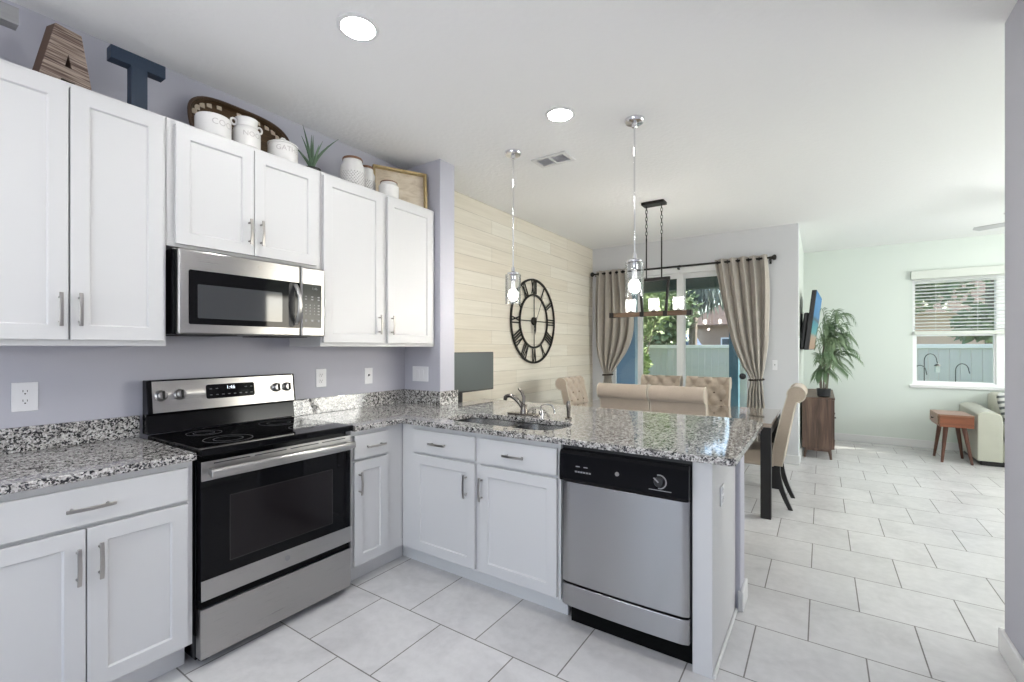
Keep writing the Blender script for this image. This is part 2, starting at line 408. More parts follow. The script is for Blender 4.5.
# back wall with the opening of the sliding door
DX0, DX1, DZ1 = .22, 2.16, 2.40
wb = B(); wb.box(0.012, DX0, YB, YB+.15, 0, ZC); wb.box(DX1, XS, YB, YB+.15, 0, ZC); wb.box(DX0, DX1, YB, YB+.15, DZ1, ZC)
struct('wall_back', wb, 'greywall', smooth=False)
struct('wall_television', B().box(XS-.15, XS, YB+.15, YL, 0, ZC), 'mint', smooth=False)
WX0, WX1, WZ0, WZ1 = 3.822, 5.60, .845, 2.29
wl = B(); wl.box(XS-.15, WX0, YL, YL+.15, 0, ZC); wl.box(WX1, 6.5, YL, YL+.15, 0, ZC); wl.box(WX0, WX1, YL, YL+.15, 0, WZ0); wl.box(WX0, WX1, YL, YL+.15, WZ1, ZC)
struct('wall_living', wl, 'mint', smooth=False)
ws = B(); ws.box(6.45, 6.6, 2.05, 3.2, 0, ZC); ws.box(6.45, 6.6, 6.4, YL, 0, ZC); ws.box(6.45, 6.6, 3.2, 6.4, 0, 1.0); ws.box(6.45, 6.6, 3.2, 6.4, 2.4, ZC)
struct('wall_side', ws, 'mint', smooth=False)
struct('wall_right', B().box(XR, XR+.14, YREAR, 2.05, 0, ZC), 'lavender', smooth=False, bev=.006)
struct('wall_right_return', B().box(XR+.14, 6.45, 1.91, 2.05, 0, ZC), 'mint', smooth=False)
wr = B(); wr.box(0, .6, YREAR-.15, YREAR, 0, ZC); wr.box(3.2, XR+.14, YREAR-.15, YREAR, 0, ZC); wr.box(.6, 3.2, YREAR-.15, YREAR, 0, .45); wr.box(.6, 3.2, YREAR-.15, YREAR, 2.45, ZC)
struct('wall_rear', wr, 'lavender', smooth=False)
# baseboards
def base(name, x0, x1, y0, y1, h=.105): struct(name, B().box(x0, x1, y0, y1, 0, h), 'trim', bev=.006, smooth=False)
base('baseboard_shiplap', .012, .028, 1.905, YB)
base('baseboard_back', DX1, XS+.016, YB-.016, YB)
base('baseboard_television', XS, XS+.016, YB, YL)
base('baseboard_living', XS+.016, 6.45, YL-.016, YL)
base('baseboard_right', XR-.017, XR, YREAR, 2.05)
base('baseboard_right_end', XR-.017, XR+.14, 2.05, 2.067)
base('baseboard_peninsula_end', 2.447, 2.462, 1.742, 1.921)
base('baseboard_peninsula_front', 2.437, 2.447, 1.742, 1.757)
base('baseboard_peninsula_back', .388, 2.447, 1.905, 1.921)

# sliding door
d = struct('door_1', B().box(DX0, DX1, YB+.03, YB+.12, 0, .045).box(DX0, DX1, YB-.012, YB+.14, DZ1-.07, DZ1).box(DX0, DX0+.06, YB-.006, YB+.14, 0, DZ1-.07).box(DX1-.06, DX1, YB-.006, YB+.14, 0, DZ1-.07), 'vinyl', bev=.004, smooth=False)
def panel(x0, x1, y, sl, sr):
    p = B().box(x0, x0+sl, y, y+.035, .045, DZ1-.07).box(x1-sr, x1, y, y+.035, .045, DZ1-.07).box(x0+sl, x1-sr, y, y+.035, .045, .14).box(x0+sl, x1-sr, y, y+.035, DZ1-.13, DZ1-.07)
    o = obj('door_panel', p, 'vinyl', d, bev=.003, smooth=False)
    obj('glass_pane', B().box(x0+sl, x1-sr, y+.014, y+.02, .14, DZ1-.13), 'glass', o, smooth=False); return o
panel(DX0+.06, .73, YB+.045, .07, .062); panel(.731, 1.285, YB+.045, .008, .088); dp = panel(1.235, DX1-.06, YB+.085, .06, .07)
obj('door_handle', B().lathe([(.0, -.05), (.035, -.045), (.04, -.02), (.03, 0), (.012, .002), (.012, .05)], (1.99, YB+.035, 1.0), 16, 'y'), 'plasticblack', dp)

# living-room window
w = struct('window_1', B().box(WX0, WX0+.03, YL+.02, YL+.11, WZ0+.03, WZ1-.05).box(WX1-.05, WX1, YL+.02, YL+.11, WZ0+.03, WZ1-.05).box(WX0, WX1, YL+.02, YL+.11, WZ1-.05, WZ1).box(WX0, WX1, YL+.02, YL+.11, WZ0, WZ0+.03)
           .box(4.632, 4.76, YL+.02, YL+.11, WZ0+.03, WZ1-.05), 'vinyl', bev=.003, smooth=False)
for x0, x1 in ((WX0+.03, 4.632), (4.76, WX1-.05)):
    s = obj('window_sash', B().box(x0, x1, YL+.04, YL+.08, 1.505, 1.555).box(x0, x0+.018, YL+.04, YL+.08, WZ0+.055, 1.505).box(x1-.018, x1, YL+.04, YL+.08, WZ0+.055, 1.505).box(x0, x1, YL+.04, YL+.08, WZ0+.03, WZ0+.055), 'vinyl', w, smooth=False)
    obj('glass_pane', B().box(x0, x1, YL+.055, YL+.06, WZ0+.055, WZ1-.05), 'glass', s, smooth=False)
obj('window_sill', B().box(WX0-.03, WX1+.03, YL-.03, YL+.03, WZ0-.035, WZ0+.006), 'trim', w, bev=.005, smooth=False)
# unseen windows put in for the added fill lamps, rear and side
for nm, (x0, x1, y0, y1, z0, z1) in (('unseen_rear_window', (.6, 3.2, YREAR-.10, YREAR-.05, .45, 2.45)), ('unseen_side_window', (6.5, 6.55, 3.2, 6.4, 1.0, 2.4))):
    g = B()
    if nm == 'unseen_rear_window':
        for a, b_ in ((x0, x0+.06), (x1-.06, x1), (1.87, 1.93)): g.box(a, b_, y0, y1, z0, z1)
        for a, b_ in ((z0, z0+.06), (z1-.06, z1)): g.box(x0, x1, y0, y1, a, b_)
    else:
        for a, b_ in ((y0, y0+.06), (y1-.06, y1), (4.77, 4.83)): g.box(x0, x1, a, b_, z0, z1)
        for a, b_ in ((z0, z0+.06), (z1-.06, z1)): g.box(x0, x1, y0, y1, a, b_)
    struct(nm, g, 'vinyl', smooth=False)

# ================================================================== CABINETS
LW = lambda p: (p[1], p[0], p[2])                       # along the left wall: (along, outward, up)
PB = 1.739
PN = lambda p: (p[0], PB-p[1], p[2])                    # along the peninsula
def pull(fn, parent, a, z, length, b, vertical=True):
    g = B(fn); h = length/2
    def P(t, o, w): return (a+w, b+o, z+t) if vertical else (a+t, b+o, z+w)
    pts = [P(-h+2*h*k/8, .028+.006*math.sin(PI*k/8), 0) for k in range(9)]
    prof = [(-.006, -.0035), (.006, -.0035), (.006, .0035), (-.006, .0035)]
    rings = []
    for k in range(9):
        t = -h+2*h*k/8; o = .028+.006*math.sin(PI*k/8)
        rings.append([g.v(*P(t, o+q[1], q[0])) for q in prof])
    for k in range(8):
        for j in range(4): g.f([rings[k][j], rings[k][(j+1) % 4], rings[k+1][(j+1) % 4], rings[k+1][j]])
    g.f(rings[0][::-1]); g.f(rings[-1])
    for t in (-h*.72, h*.72):
        p0, p1 = P(t, 0.0005, 0), P(t, .030, 0)
        g.tube([p0, p1], .005, 8)
    return obj('handle', g, 'nickel', parent, bev=.0012, label='brushed nickel bar pull')
def carcass(fn, t, a0, a1, dep, z0, z1, top=False):
    g = B(fn); k = .016
    g.box(a0, a0+k, .002, dep-.019, z0, z1); g.box(a1-k, a1, .002, dep-.019, z0, z1)
    g.box(a0+k, a1-k, .002, .012, z0, z1); g.box(a0+k, a1-k, .012, dep-.019, z0, z0+k)
    if top: g.box(a0+k, a1-k, .012, dep-.019, z1-k, z1)
    g.box(a0, a1, dep-.019, dep, z0, z1)
    return obj('body', g, 'white', t, smooth=False)
def cdoor(fn, t, a0, a1, dep, z0, z1, hpos=None, hz=None, fr=.057):
    o = obj('door', B(fn).shaker(a0, a1, dep+.001, dep+.021, z0, z1, fr), 'white', t, bev=.0018, smooth=False)
    if hpos is not None: pull(fn, o, hpos, hz, .13, dep+.021)
    return o
def cdrawer(fn, t, a0, a1, dep, z0, z1, ha=None, hl=.13):
    o = obj('drawer', B(fn).box(a0, a1, dep+.001, dep+.021, z0, z1), 'white', t, bev=.003, smooth=False)
    if ha is not None: pull(fn, o, ha, (z0+z1)/2-.003, hl, dep+.021, False)
    return o
# --- uppers
def upper(label, a0, a1, z0, z1, doors, loc):
    t = thing('upper_cabinet', label, 'cabinet', loc)
    carcass(LW, t, a0, a1, .33, z0, z1, True)
    for d0, d1, b0, b1, h, hz in doors: cdoor(LW, t, d0, d1, .33, b0, b1, h, hz)
    return t
upper('tall white upper cabinet at the left edge of the picture, above the wall outlet', -.672, -.003, 1.358, 2.395,
      [(-.652, -.331, 1.381, 2.375, -.357, 1.498), (-.325, -.016, 1.381, 2.375, -.300, 1.500)], (.16, -.33, 1.358))
upper('short white upper cabinet directly above the microwave', 0.0, .769, 1.815, 2.395,
      [(.030, .377, 1.827, 2.375, .351, 1.943), (.381, .739, 1.827, 2.375, .411, 1.945)], (.16, .385, 1.815))
upper('tall white upper cabinet right of the microwave, beside the wing wall', .772, 1.736, 1.358, 2.395,
      [(.781, 1.223, 1.381, 2.375, 1.187, 1.503), (1.266, 1.700, 1.381, 2.375, 1.294, 1.503)], (.16, 1.25, 1.358))
# --- bases
def toe(fn, t, a0, a1, dep): return obj('toe_kick', B(fn).box(a0, a1, dep-.093, dep-.075, .0005, .114), 'trim', t, smooth=False, label='cream toe kick board')
t = thing('base_cabinet', 'white base cabinet with wide drawer, left of the range', 'cabinet', (.3, -.34, 0))
carcass(LW, t, -.686, -.006, .61, .114, .883); toe(LW, t, -.686, -.006, .61)
cdrawer(LW, t, -.662, -.028, .61, .722, .856, -.335, .135)
cdoor(LW, t, -.662, -.346, .61, .125, .708, -.369, .586); cdoor(LW, t, -.342, -.028, .61, .125, .708, -.309, .589)
t = thing('base_cabinet', 'narrow white base cabinet right of the range, in the corner', 'cabinet', (.3, .9, 0))
g = B(LW); k = .016
g.box(.774, .79, .002, .591, .114, .883); g.box(.79, 1.15, .002, .012, .114, .883); g.box(.79, 1.15, .012, .591, .114, .13); g.box(.774, 1.152, .591, .61, .114, .883)
obj('body', g, 'white', t, smooth=False); obj('toe_kick', B(LW).box(.774, 1.226, .517, .535, .0005, .114), 'trim', t, smooth=False, label='cream toe kick board')
cdrawer(LW, t, .785, 1.024, .61, .722, .856, .92, .135); cdoor(LW, t, .785, 1.024, .61, .125, .708, .813, .588)
t = thing('sink_base_cabinet', 'white two-door base cabinet under the sink, left of the dishwasher', 'cabinet', (1.17, 1.45, 0))
carcass(PN, t, .613, 1.731, .585, .114, .883); obj('toe_kick', B(PN).box(.537, 1.731, .492, .510, .0005, .114), 'trim', t, smooth=False, label='cream toe kick board')
cdrawer(PN, t, .727, 1.205, .585, .722, .856, .94, .13); cdrawer(PN, t, 1.238, 1.716, .585, .722, .856, 1.472, .13)
cdoor(PN, t, .727, 1.205, .585, .125, .708, 1.149, .581); cdoor(PN, t, 1.238, 1.716, .585, .125, .708, 1.258, .582)
# end panel of the peninsula
t = tag(obj('peninsula_gable', B().box(2.346, 2.424, 1.152, 1.755, .0005, .882), 'white', bev=.002, smooth=False, loc=(2.385, 1.45, 0)), 'tall white end panel between the dishwasher and the peninsula end', 'panel')
obj('shoe_moulding', B().box(2.4245, 2.436, 1.152, 1.741, .0005, .02), 'trim', t, bev=.004, smooth=False)

# ================================================================== COUNTERS
ZT, ZU = .914, .884
t = thing('countertop', 'short speckled granite countertop left of the range', 'countertop', (.3, -.35, ZU))
obj('slab', B().box(.001, .648, -.72, -.003, ZU, ZT), 'granite', t, bev=.004, smooth=False)
obj('backsplash', B().box(.001, .022, -.72, -.003, ZT+.0005, 1.018), 'granite', t, bev=.002, smooth=False)
t = thing('countertop', 'L-shaped speckled granite countertop over the peninsula with the sink', 'countertop', (1.2, 1.6, ZU))
YF, YE, XE = 1.116, 2.285, 2.513
SX0, SX1, SY0, SY1 = .845, 1.63, 1.235, 1.572
outer = [(.001, .775), (.648, .775), (.648, YF), (XE-.02, YF), (XE, YF+.02)]
outer += [(XE-.13+.13*math.cos(a), YE-.13+.13*math.sin(a)) for a in [PI/2*k/8 for k in range(9)]]
outer += [(.392, YE), (.392, 1.738), (.001, 1.738)]
sinkhole = rrect(SX0, SX1, SY0, SY1, .13, 8)
def with_hole(b, outer, hole, z0, z1):
    for z, flip in ((z0, True), (z1, False)):
        edges = []; rings = []
        for loop in (outer, hole):
            vs = [b.v(x, y, z) for x, y in loop]; rings.append(vs)
            edges += [b.bm.edges.new((vs[i], vs[(i+1) % len(vs)])) for i in range(len(vs))]
        bmesh.ops.triangle_fill(b.bm, edges=edges, use_beauty=True)
        if z == z0: low = rings
        else: high = rings
    for A, Bq in zip(low, high):
        for i in range(len(A)): b.f([A[i], A[(i+1) % len(A)], Bq[(i+1) % len(A)], Bq[i]])
b = B(); with_hole(b, outer, sinkhole, ZU, ZT)
obj('slab', b, 'granite', t, bev=.003, smooth=False)
obj('backsplash', B().box(.001, .022, .775, 1.738, ZT+.0005, 1.018), 'granite', t, bev=.002, smooth=False)
obj('backsplash', B().box(.0225, .388, 1.717, 1.738, ZT+.0005, 1.018), 'granite', t, bev=.002, smooth=False)
obj('backsplash', B().box(.3885, .408, 1.717, 1.927, ZT+.0005, 1.018), 'granite', t, bev=.002, smooth=False)
# sink
t = thing('sink', 'double-bowl stainless steel sink set into the granite countertop', 'sink', (1.25, 1.4, .7))
def bowl(x0, x1, y0, y1, zb):
    b = B(); r = .09
    loops = []
    for ins, z in ((-.012, ZU-.0015), (0, ZU-.004), (.006, zb+.06), (.03, zb+.012), (.07, zb)):
        loops.append([b.v(x, y, z) for x, y in rrect(x0+ins, x1-ins, y0+ins, y1-ins, max(r-ins*.5, .03), 6)])
    for A, C in zip(loops, loops[1:]):
        for i in range(len(A)): b.f([A[i], A[(i+1) % len(A)], C[(i+1) % len(A)], C[i]])
    b.f(loops[-1])
    o = obj('bowl', b, 'sinksteel', t, solid=.002, recalc=False)
    obj('drain', B().lathe([(.045, zb+.003), (.04, zb+.006), (.03, zb+.004)], ((x0+x1)/2, (y0+y1)/2, 0), 20), 'chrome', o)
bowl(SX0+.002, 1.235, SY0+.002, SY1-.002, .70); obj('divider', B().box(1.249, 1.261, SY0+.01, SY1-.01, .80, ZU-.0025), 'chrome', t, bev=.004); bowl(1.275, SX1-.002, SY0+.002, SY1-.002, .72)
# faucet
t = thing('faucet', 'arched nickel kitchen faucet with lever behind the sink', 'faucet', (1.19, 1.66, ZT))
obj('base_plate', B().prism(rrect(1.07, 1.315, 1.632, 1.682, .024), lambda u, v, z: (u, v, z), ZT+.0005, ZT+.012), 'bronze', t, bev=.003)
obj('body', B().lathe([(.026, .9265), (.024, .945), (.02, .96), (.021, .985), (.0, .992)], (1.195, 1.657, 0), 20), 'bronze', t)
sp = []
for k in range(13):
    u = k/12; sp.append((1.19-.125*u, 1.655-.02*u, .955+.085*math.sin(PI*.52*u**.8)-.012*max(0, u-.75)/.25))
o = obj('spout', B().tube(sp, [.014]*10+[.013, .0125, .0125], 12), 'bronze', t)
obj('aerator', B().tube([(1.067, 1.635, 1.030), (1.063, 1.634, 1.006)], [.0135, .013], 12), 'bronze', o)
obj('lever', B().tube([(1.195, 1.66, .985), (1.19, 1.664, 1.03), (1.172, 1.668, 1.062), (1.145, 1.672, 1.082)], [.013, .011, .010, .009], 10), 'bronze', t)
t = thing('side_sprayer', 'upright nickel side sprayer to the right of the sink', 'sprayer', (1.515, 1.66, ZT))
obj('base', B().lathe([(.022, ZT+.0005), (.022, ZT+.008), (.014, ZT+.014)], (1.515, 1.66, 0), 16), 'bronze', t)
obj('wand', B().lathe([(.011, ZT+.0145), (.0115, ZT+.05), (.0135, ZT+.07), (.014, ZT+.10), (.010, ZT+.112)], (1.515, 1.66, 0), 16), 'bronze', t)
t = thing('filter_tap', 'thin pale arched tap between the faucet and the side sprayer', 'tap', (1.33, 1.67, ZT))
obj('base', B().lathe([(.016, ZT+.0005), (.015, ZT+.03), (.006, ZT+.036)], (1.29, 1.712, 0), 14), 'chrome', t)
obj('spout', B().tube([(1.29, 1.712, ZT+.036)]+[(1.29+.055*(1-math.cos(PI*k/10)), 1.712-.02*k/10, .965+.024*math.sin(PI*k/10)-.028*max(0, k-7)/3) for k in range(11)], .0045, 8), 'chrome', t)

# ================================================================== RANGE
t = thing('range', 'stainless steel and black electric range between the base cabinets', 'range', (.33, .385, 0))
R0, R1 = .008, .750; RF = .645
obj('body', B().box(.025, .60, R0, R1, .03, .895), 'black', t, bev=.003, smooth=False)
for y in (R0+.05, R1-.05):
    for x in (.08, .56): obj('foot', B().lathe([(.022, .0005), (.024, .01), (.014, .0295)], (x, y, 0), 12), 'plasticblack', t)
ct = obj('cooktop', B().box(.085, .664, R0-.001, R1+.001, .8955, .926), 'glossblack', t, bev=.006, smooth=False, label='black glass cooktop')
for cx, cy, r in ((.24, .19, .075), (.24, .57, .10), (.49, .19, .10), (.49, .57, .075)):
    q = B()
    for rr in (r, r*.6):
        q.lathe([(rr-.001, .9263), (rr-.001, .9266), (rr+.001, .9266), (rr+.001, .9263)], (cx, cy, 0), 40, cap=False)
    obj('burner_ring', q, 'greydim', ct)
# backguard
bgp = [(.024, .9265), (.085, .9265), (.070, 1.02), (.098, 1.024), (.074, 1.190), (.024, 1.190)]
obj('backguard', B().prism(bgp, lambda u, v, w: (u, w, v), R0-.002, R1+.008), 'black', t, bev=.004, smooth=False)
def bgf(y, z, o=0): k = (z-1.024)/.166; return (.0985-.024*k+o*.99, y, z+o*.14)
pn = B(); a = [pn.v(*bgf(y, z, .0015)) for y, z in ((R0+.018, 1.030), (R1-.004, 1.030), (R1-.004, 1.183), (R0+.018, 1.183))]; c2 = [pn.v(*bgf(y, z, -.001)) for y, z in ((R0+.018, 1.030), (R1-.004, 1.030), (R1-.004, 1.183), (R0+.018, 1.183))]
pn.f(a); pn.f(c2[::-1])
for i in range(4): pn.f([a[i], c2[i], c2[(i+1) % 4], a[(i+1) % 4]])
cp = obj('control_panel', pn, 'steelY', t, smooth=False, label='brushed steel control panel')
disp = rrect(.262, .512, 1.078, 1.153, .012)
dsp = obj('display', B().prism(disp, lambda u, v, w: bgf(u, v, w), .0017, .004), 'glossblack', cp, smooth=False)
dg = B(); textmesh(dg, '1:46', .026, lambda x, y, d: bgf(.385+x, 1.133+y, .0045)); obj('clock_digits', dg, 'digit', cp, smooth=False, recalc=False)
for i in range(8):
    for z0 in ((1.096, 1.128) if i in (0, 1, 6, 7) else (1.096,)):
        y = .285+i*.03; w_ = .006
        obj('key', B().prism([(y-w_, z0), (y+w_, z0), (y+w_, z0+.004), (y-w_, z0+.004)], lambda u, v, w: bgf(u, v, w), .0041, .0044), 'greydim', cp, smooth=False)
for y in (.062, .142, .640, .705):
    q = B(); seg = 20
    def pk(r, o, a_): return bgf(y+r*math.cos(a_), 1.113+r*math.sin(a_), o)
    rings = [[q.v(*pk(r, o, 2*PI*k/seg)) for k in range(seg)] for r, o in ((.027, .0018), (.027, .008), (.022, .012), (.021, .030), (.018, .033))]
    for A, C in zip(rings, rings[1:]):
        for k in range(seg): q.f([A[k], A[(k+1) % seg], C[(k+1) % seg], C[k]])
    q.f(rings[0][::-1]); q.f(rings[-1])
    obj('knob', q, 'steelY', cp)
    obj('grip', B().prism([(y-.004, 1.093), (y+.004, 1.093), (y+.004, 1.133), (y-.004, 1.133)], lambda u, v, w: bgf(u, v, w), .033, .041), 'iron', cp, bev=.001, smooth=False)
# oven door
od = obj('oven_door', B().box(.601, RF-.001, R0+.004, R1-.004, .285, .872), 'glossblack', t, bev=.003, smooth=False)
obj('door_top_trim', B().box(RF-.0005, RF+.004, R0+.004, R1-.004, .790, .871), 'steelY', od, bev=.002, smooth=False)
obj('door_bottom_trim', B().box(RF-.0005, RF+.004, R0+.004, R1-.004, .287, .372), 'steelY', od, bev=.002, smooth=False)
wb_ = B(); o_ = (.125, .635, .42, .708)
for y0, y1, z0, z1 in ((o_[0], o_[1], o_[2], o_[2]+.003), (o_[0], o_[1], o_[3]-.003, o_[3]), (o_[0], o_[0]+.003, o_[2], o_[3]), (o_[1]-.003, o_[1], o_[2], o_[3])): wb_.box(RF-.0008, RF+.0006, y0, y1, z0, z1)
M['ovenwin'] = mat('smoked_oven_window', (.014, .012, .013), .06, spec=.2)
ow = obj('oven_window', B().box(RF-.0009, RF+.0004, o_[0], o_[1], o_[2], o_[3]), 'ovenwin', od, smooth=False)
obj('window_border', wb_, mat('oven_window_border', (.035, .033, .033), .1), od, smooth=False)
hb = [(RF+.012, R0+.03, .846), (RF+.048, R0+.032, .846), (RF+.055, R0+.06, .846), (RF+.057, (R0+R1)/2, .846), (RF+.055, R1-.06, .846), (RF+.048, R1-.032, .846), (RF+.012, R1-.03, .846)]
hg = B()
hp = [(RF+.045, .826), (RF+.054, .823), (RF+.060, .831), (RF+.060, .853), (RF+.052, .862), (RF+.045, .860)]
hg.prism(hp, lambda u, v, w: (u, w, v-.016), R0+.022, R1-.012)
for y in (R0+.03, R1-.04): hg.box(RF+.004, RF+.046, y, y+.02, .812, .842)
obj('oven_handle', hg, 'steelY', od, bev=.004)
vs_ = B()
for y0, y1 in ((.06, .21), (.23, .38), (.40, .55), (.57, .71)): vs_.box(RF+.0036, RF+.0046, y0, y1, .857, .862)
obj('vent_slots', vs_, 'dark', od, smooth=False)
lg = B(); lg.lathe([(.013, RF+.004), (.013, RF+.0052)], (0, .385, .333), 20, 'x'); obj('round_emblem', lg, 'greymark', od, smooth=False)
dr = obj('storage_drawer', B().box(.601, RF+.002, R0+.002, R1-.003, .044, .252), 'steelY', t, bev=.003, smooth=False)
obj('drawer_grip', B().box(.601, RF-.012, R0+.004, R1-.004, .2525, .2845), 'voidblack', dr, smooth=False)

# ================================================================== MICROWAVE
t = thing('microwave', 'stainless steel over-the-range microwave above the black cooktop', 'microwave', (.2, .385, 1.41))
Y0, Y1 = .013, .760
obj('body', B().box(.004, .355, Y0, Y1, 1.412, 1.802), 'black', t, bev=.002, smooth=False)
fz = [(.3555, 0), (.400, .0)]
dr_ = obj('door', B().box(.3555, .398, Y0+.009, .606, 1.412, 1.802), 'steelY', t, bev=.010, seg=3, label='brushed steel microwave door')
obj('window_surround', B().prism(rrect(.062, .600, 1.458, 1.708, .008), lambda u, v, w: (w, u, v), .3985, .4002), 'glossblack', dr_, smooth=False)
M['mwwin'] = mat('smoked_microwave_window', (.045, .048, .052), .05, spec=.6)
obj('window', B().prism(rrect(.098, .500, 1.487, 1.644, .006), lambda u, v, w: (w, u, v), .4003, .4007), 'mwwin', dr_, smooth=False)
hp_ = [(.401, .574, 1.475), (.425, .574, 1.50), (.446, .574, 1.545), (.450, .574, 1.585), (.446, .574, 1.625), (.425, .574, 1.67), (.401, .574, 1.70)]
q = B(); rings = []
for x, y, z in hp_: rings.append([q.v(x-.006, y-.014, z), q.v(x+.004, y-.010, z), q.v(x+.004, y+.010, z), q.v(x-.006, y+.014, z)])
for A, C in zip(rings, rings[1:]):
    for k in range(4): q.f([A[k], A[(k+1) % 4], C[(k+1) % 4], C[k]])
q.f(rings[0][::-1]); q.f(rings[-1]); obj('door_handle', q, 'steelY', dr_, bev=.003)
obj('handle_recess', B().prism([(.545+.0*k, 0) for k in ()] or rrect(.536, .572, 1.462, 1.704, .017), lambda u, v, w: (w, u, v), .4003, .4012), 'plasticblack', dr_, smooth=False)
em = B(); em.lathe([(.012, .3981), (.012, .3990)], (0, .385, 1.762), 24, 'x'); obj('round_emblem', em, 'nickel', dr_, smooth=False)
cpn = obj('control_panel', B().box(.3555, .398, .609, Y1-.002, 1.412, 1.802), 'steelY', t, bev=.010, seg=3)
kp = obj('keypad', B().prism(rrect(.618, .733, 1.462, 1.708, .004), lambda u, v, w: (w, u, v), .3983, .3998), mat('grey_keypad_glass', (.045, .048, .044), .12, spec=.2), cpn, smooth=False)
for r_, n_, z_ in ((0, 3, 1.637), (1, 3, 1.622), (2, 4, 1.590), (3, 4, 1.574), (4, 4, 1.557), (5, 4, 1.540), (6, 3, 1.502)):
    for c_ in range(n_):
        y = .636+c_*(.078/(n_-1)); hh = .0035 if r_ < 6 else .0055; ww = .006 if (n_ == 3 or c_ == 3) else .003
        obj('key', B().prism([(y-ww, z_-hh), (y+ww, z_-hh), (y+ww, z_+hh), (y-ww, z_+hh)], lambda u, v, w: (w, u, v), .39985, .4001), 'greymark', cpn, smooth=False)
td = B(); textmesh(td, '1:46', .020, lambda x, y, d_: (.4001, .690+x, 1.684+y)); obj('clock_digits', td, 'greymark', cpn, smooth=False, recalc=False)
for y0_ in (.08, .46): obj('grease_filter', B().box(.06, .34, y0_, y0_+.22, 1.4085, 1.4118), 'iron', t, smooth=False)

# ================================================================== DISHWASHER
t = thing('dishwasher', 'stainless steel dishwasher with black control strip under the peninsula counter', 'dishwasher', (2.04, 1.42, 0))
X0, X1 = 1.738, 2.343
obj('body', B().box(X0, X1, 1.16, 1.735, .116, .875), 'plasticblack', t, smooth=False)
def bow(x0, x1, z0, z1):
    b = B(); n_ = 24; fr_ = []; bk_ = []
    for k in range(n_+1):
        u = k/n_; e_ = min(u, 1-u)*(x1-x0); y = 1.121-.007*(1-(2*u-1)**2)-.010*(1-max(0, 1-e_/.03)**2)+.009
        fr_.append((x0+(x1-x0)*u, y))
    poly = fr_+[(x1, 1.1595), (x0, 1.1595)]
    return b.prism(poly, lambda u, v, w: (u, v, w), z0, z1)
o = obj('door', bow(X0+.012, X1-.004, .232, .712), 'steelX', t, bev=.003, seg=2, angle=50, label='brushed steel dishwasher door')
cpn = obj('control_strip', B().prism([(1.1595, .716), (1.112, .716), (1.108, .728), (1.112, .845), (1.122, .860), (1.1595, .862)], lambda u, v, w: (w, u, v), X0+.006, X1-.002), 'black', t, bev=.002, smooth=False, label='glossy black control strip')
obj('lower_panel', bow(X0+.012, X1-.004, .118, .222), 'steelX', t, bev=.003, seg=2, angle=50, label='brushed steel lower panel')
obj('kick_plate', B().box(X0+.026, X1, 1.20, 1.215, .0005, .11), 'voidblack', t, smooth=False)
def dwp(u, v, w): return (u, 1.1100-w, v)
q = B(); cx, cz = 2.222, .782
for k in range(14):
    a0 = math.radians(-100+k*15); a1 = a0+math.radians(14)
    q.prism([(cx+.026*math.cos(a0), cz+.026*math.sin(a0)), (cx+.031*math.cos(a0), cz+.031*math.sin(a0)), (cx+.031*math.cos(a1), cz+.031*math.sin(a1)), (cx+.026*math.cos(a1), cz+.026*math.sin(a1))], dwp, .0002, .002)
q.prism([(cx-.045, cz-.038), (cx+.05, cz-.038), (cx+.05, cz-.035), (cx-.045, cz-.035)], dwp, .0002, .002)
obj('dial_marks', q, 'greymark', cpn, smooth=False)
kb = obj('dial', B().lathe([(.022, 1.1115), (.021, 1.100), (.018, 1.096), (.0, 1.0955)], (cx, 0, cz), 24, 'y'), 'plasticblack', cpn)
obj('pointer', B().prism([(cx-.022, cz+.016), (cx-.018, cz+.020), (cx+.002, cz+.002), (cx-.002, cz-.002)], lambda u, v, w: (u, 1.0955-w, v), .0003, .0012), 'greymark', cpn, smooth=False)
obj('latch_button', B().lathe([(.0095, 1.1108), (.009, 1.1055), (.0, 1.105)], (2.035, 0, .786), 20, 'y'), 'nickel', cpn)
q = B()
for k in range(6): q.prism([(1.828+k*.014, .764), (1.838+k*.014, .764), (1.838+k*.014, .771), (1.828+k*.014, .771)], dwp, .0002, .0015)
for x in (1.832, 1.872): q.prism([(x, .790), (x+.020, .790), (x+.020, .794), (x, .794)], dwp, .0002, .0015)
obj('button_marks', q, 'greymark', cpn, smooth=False)

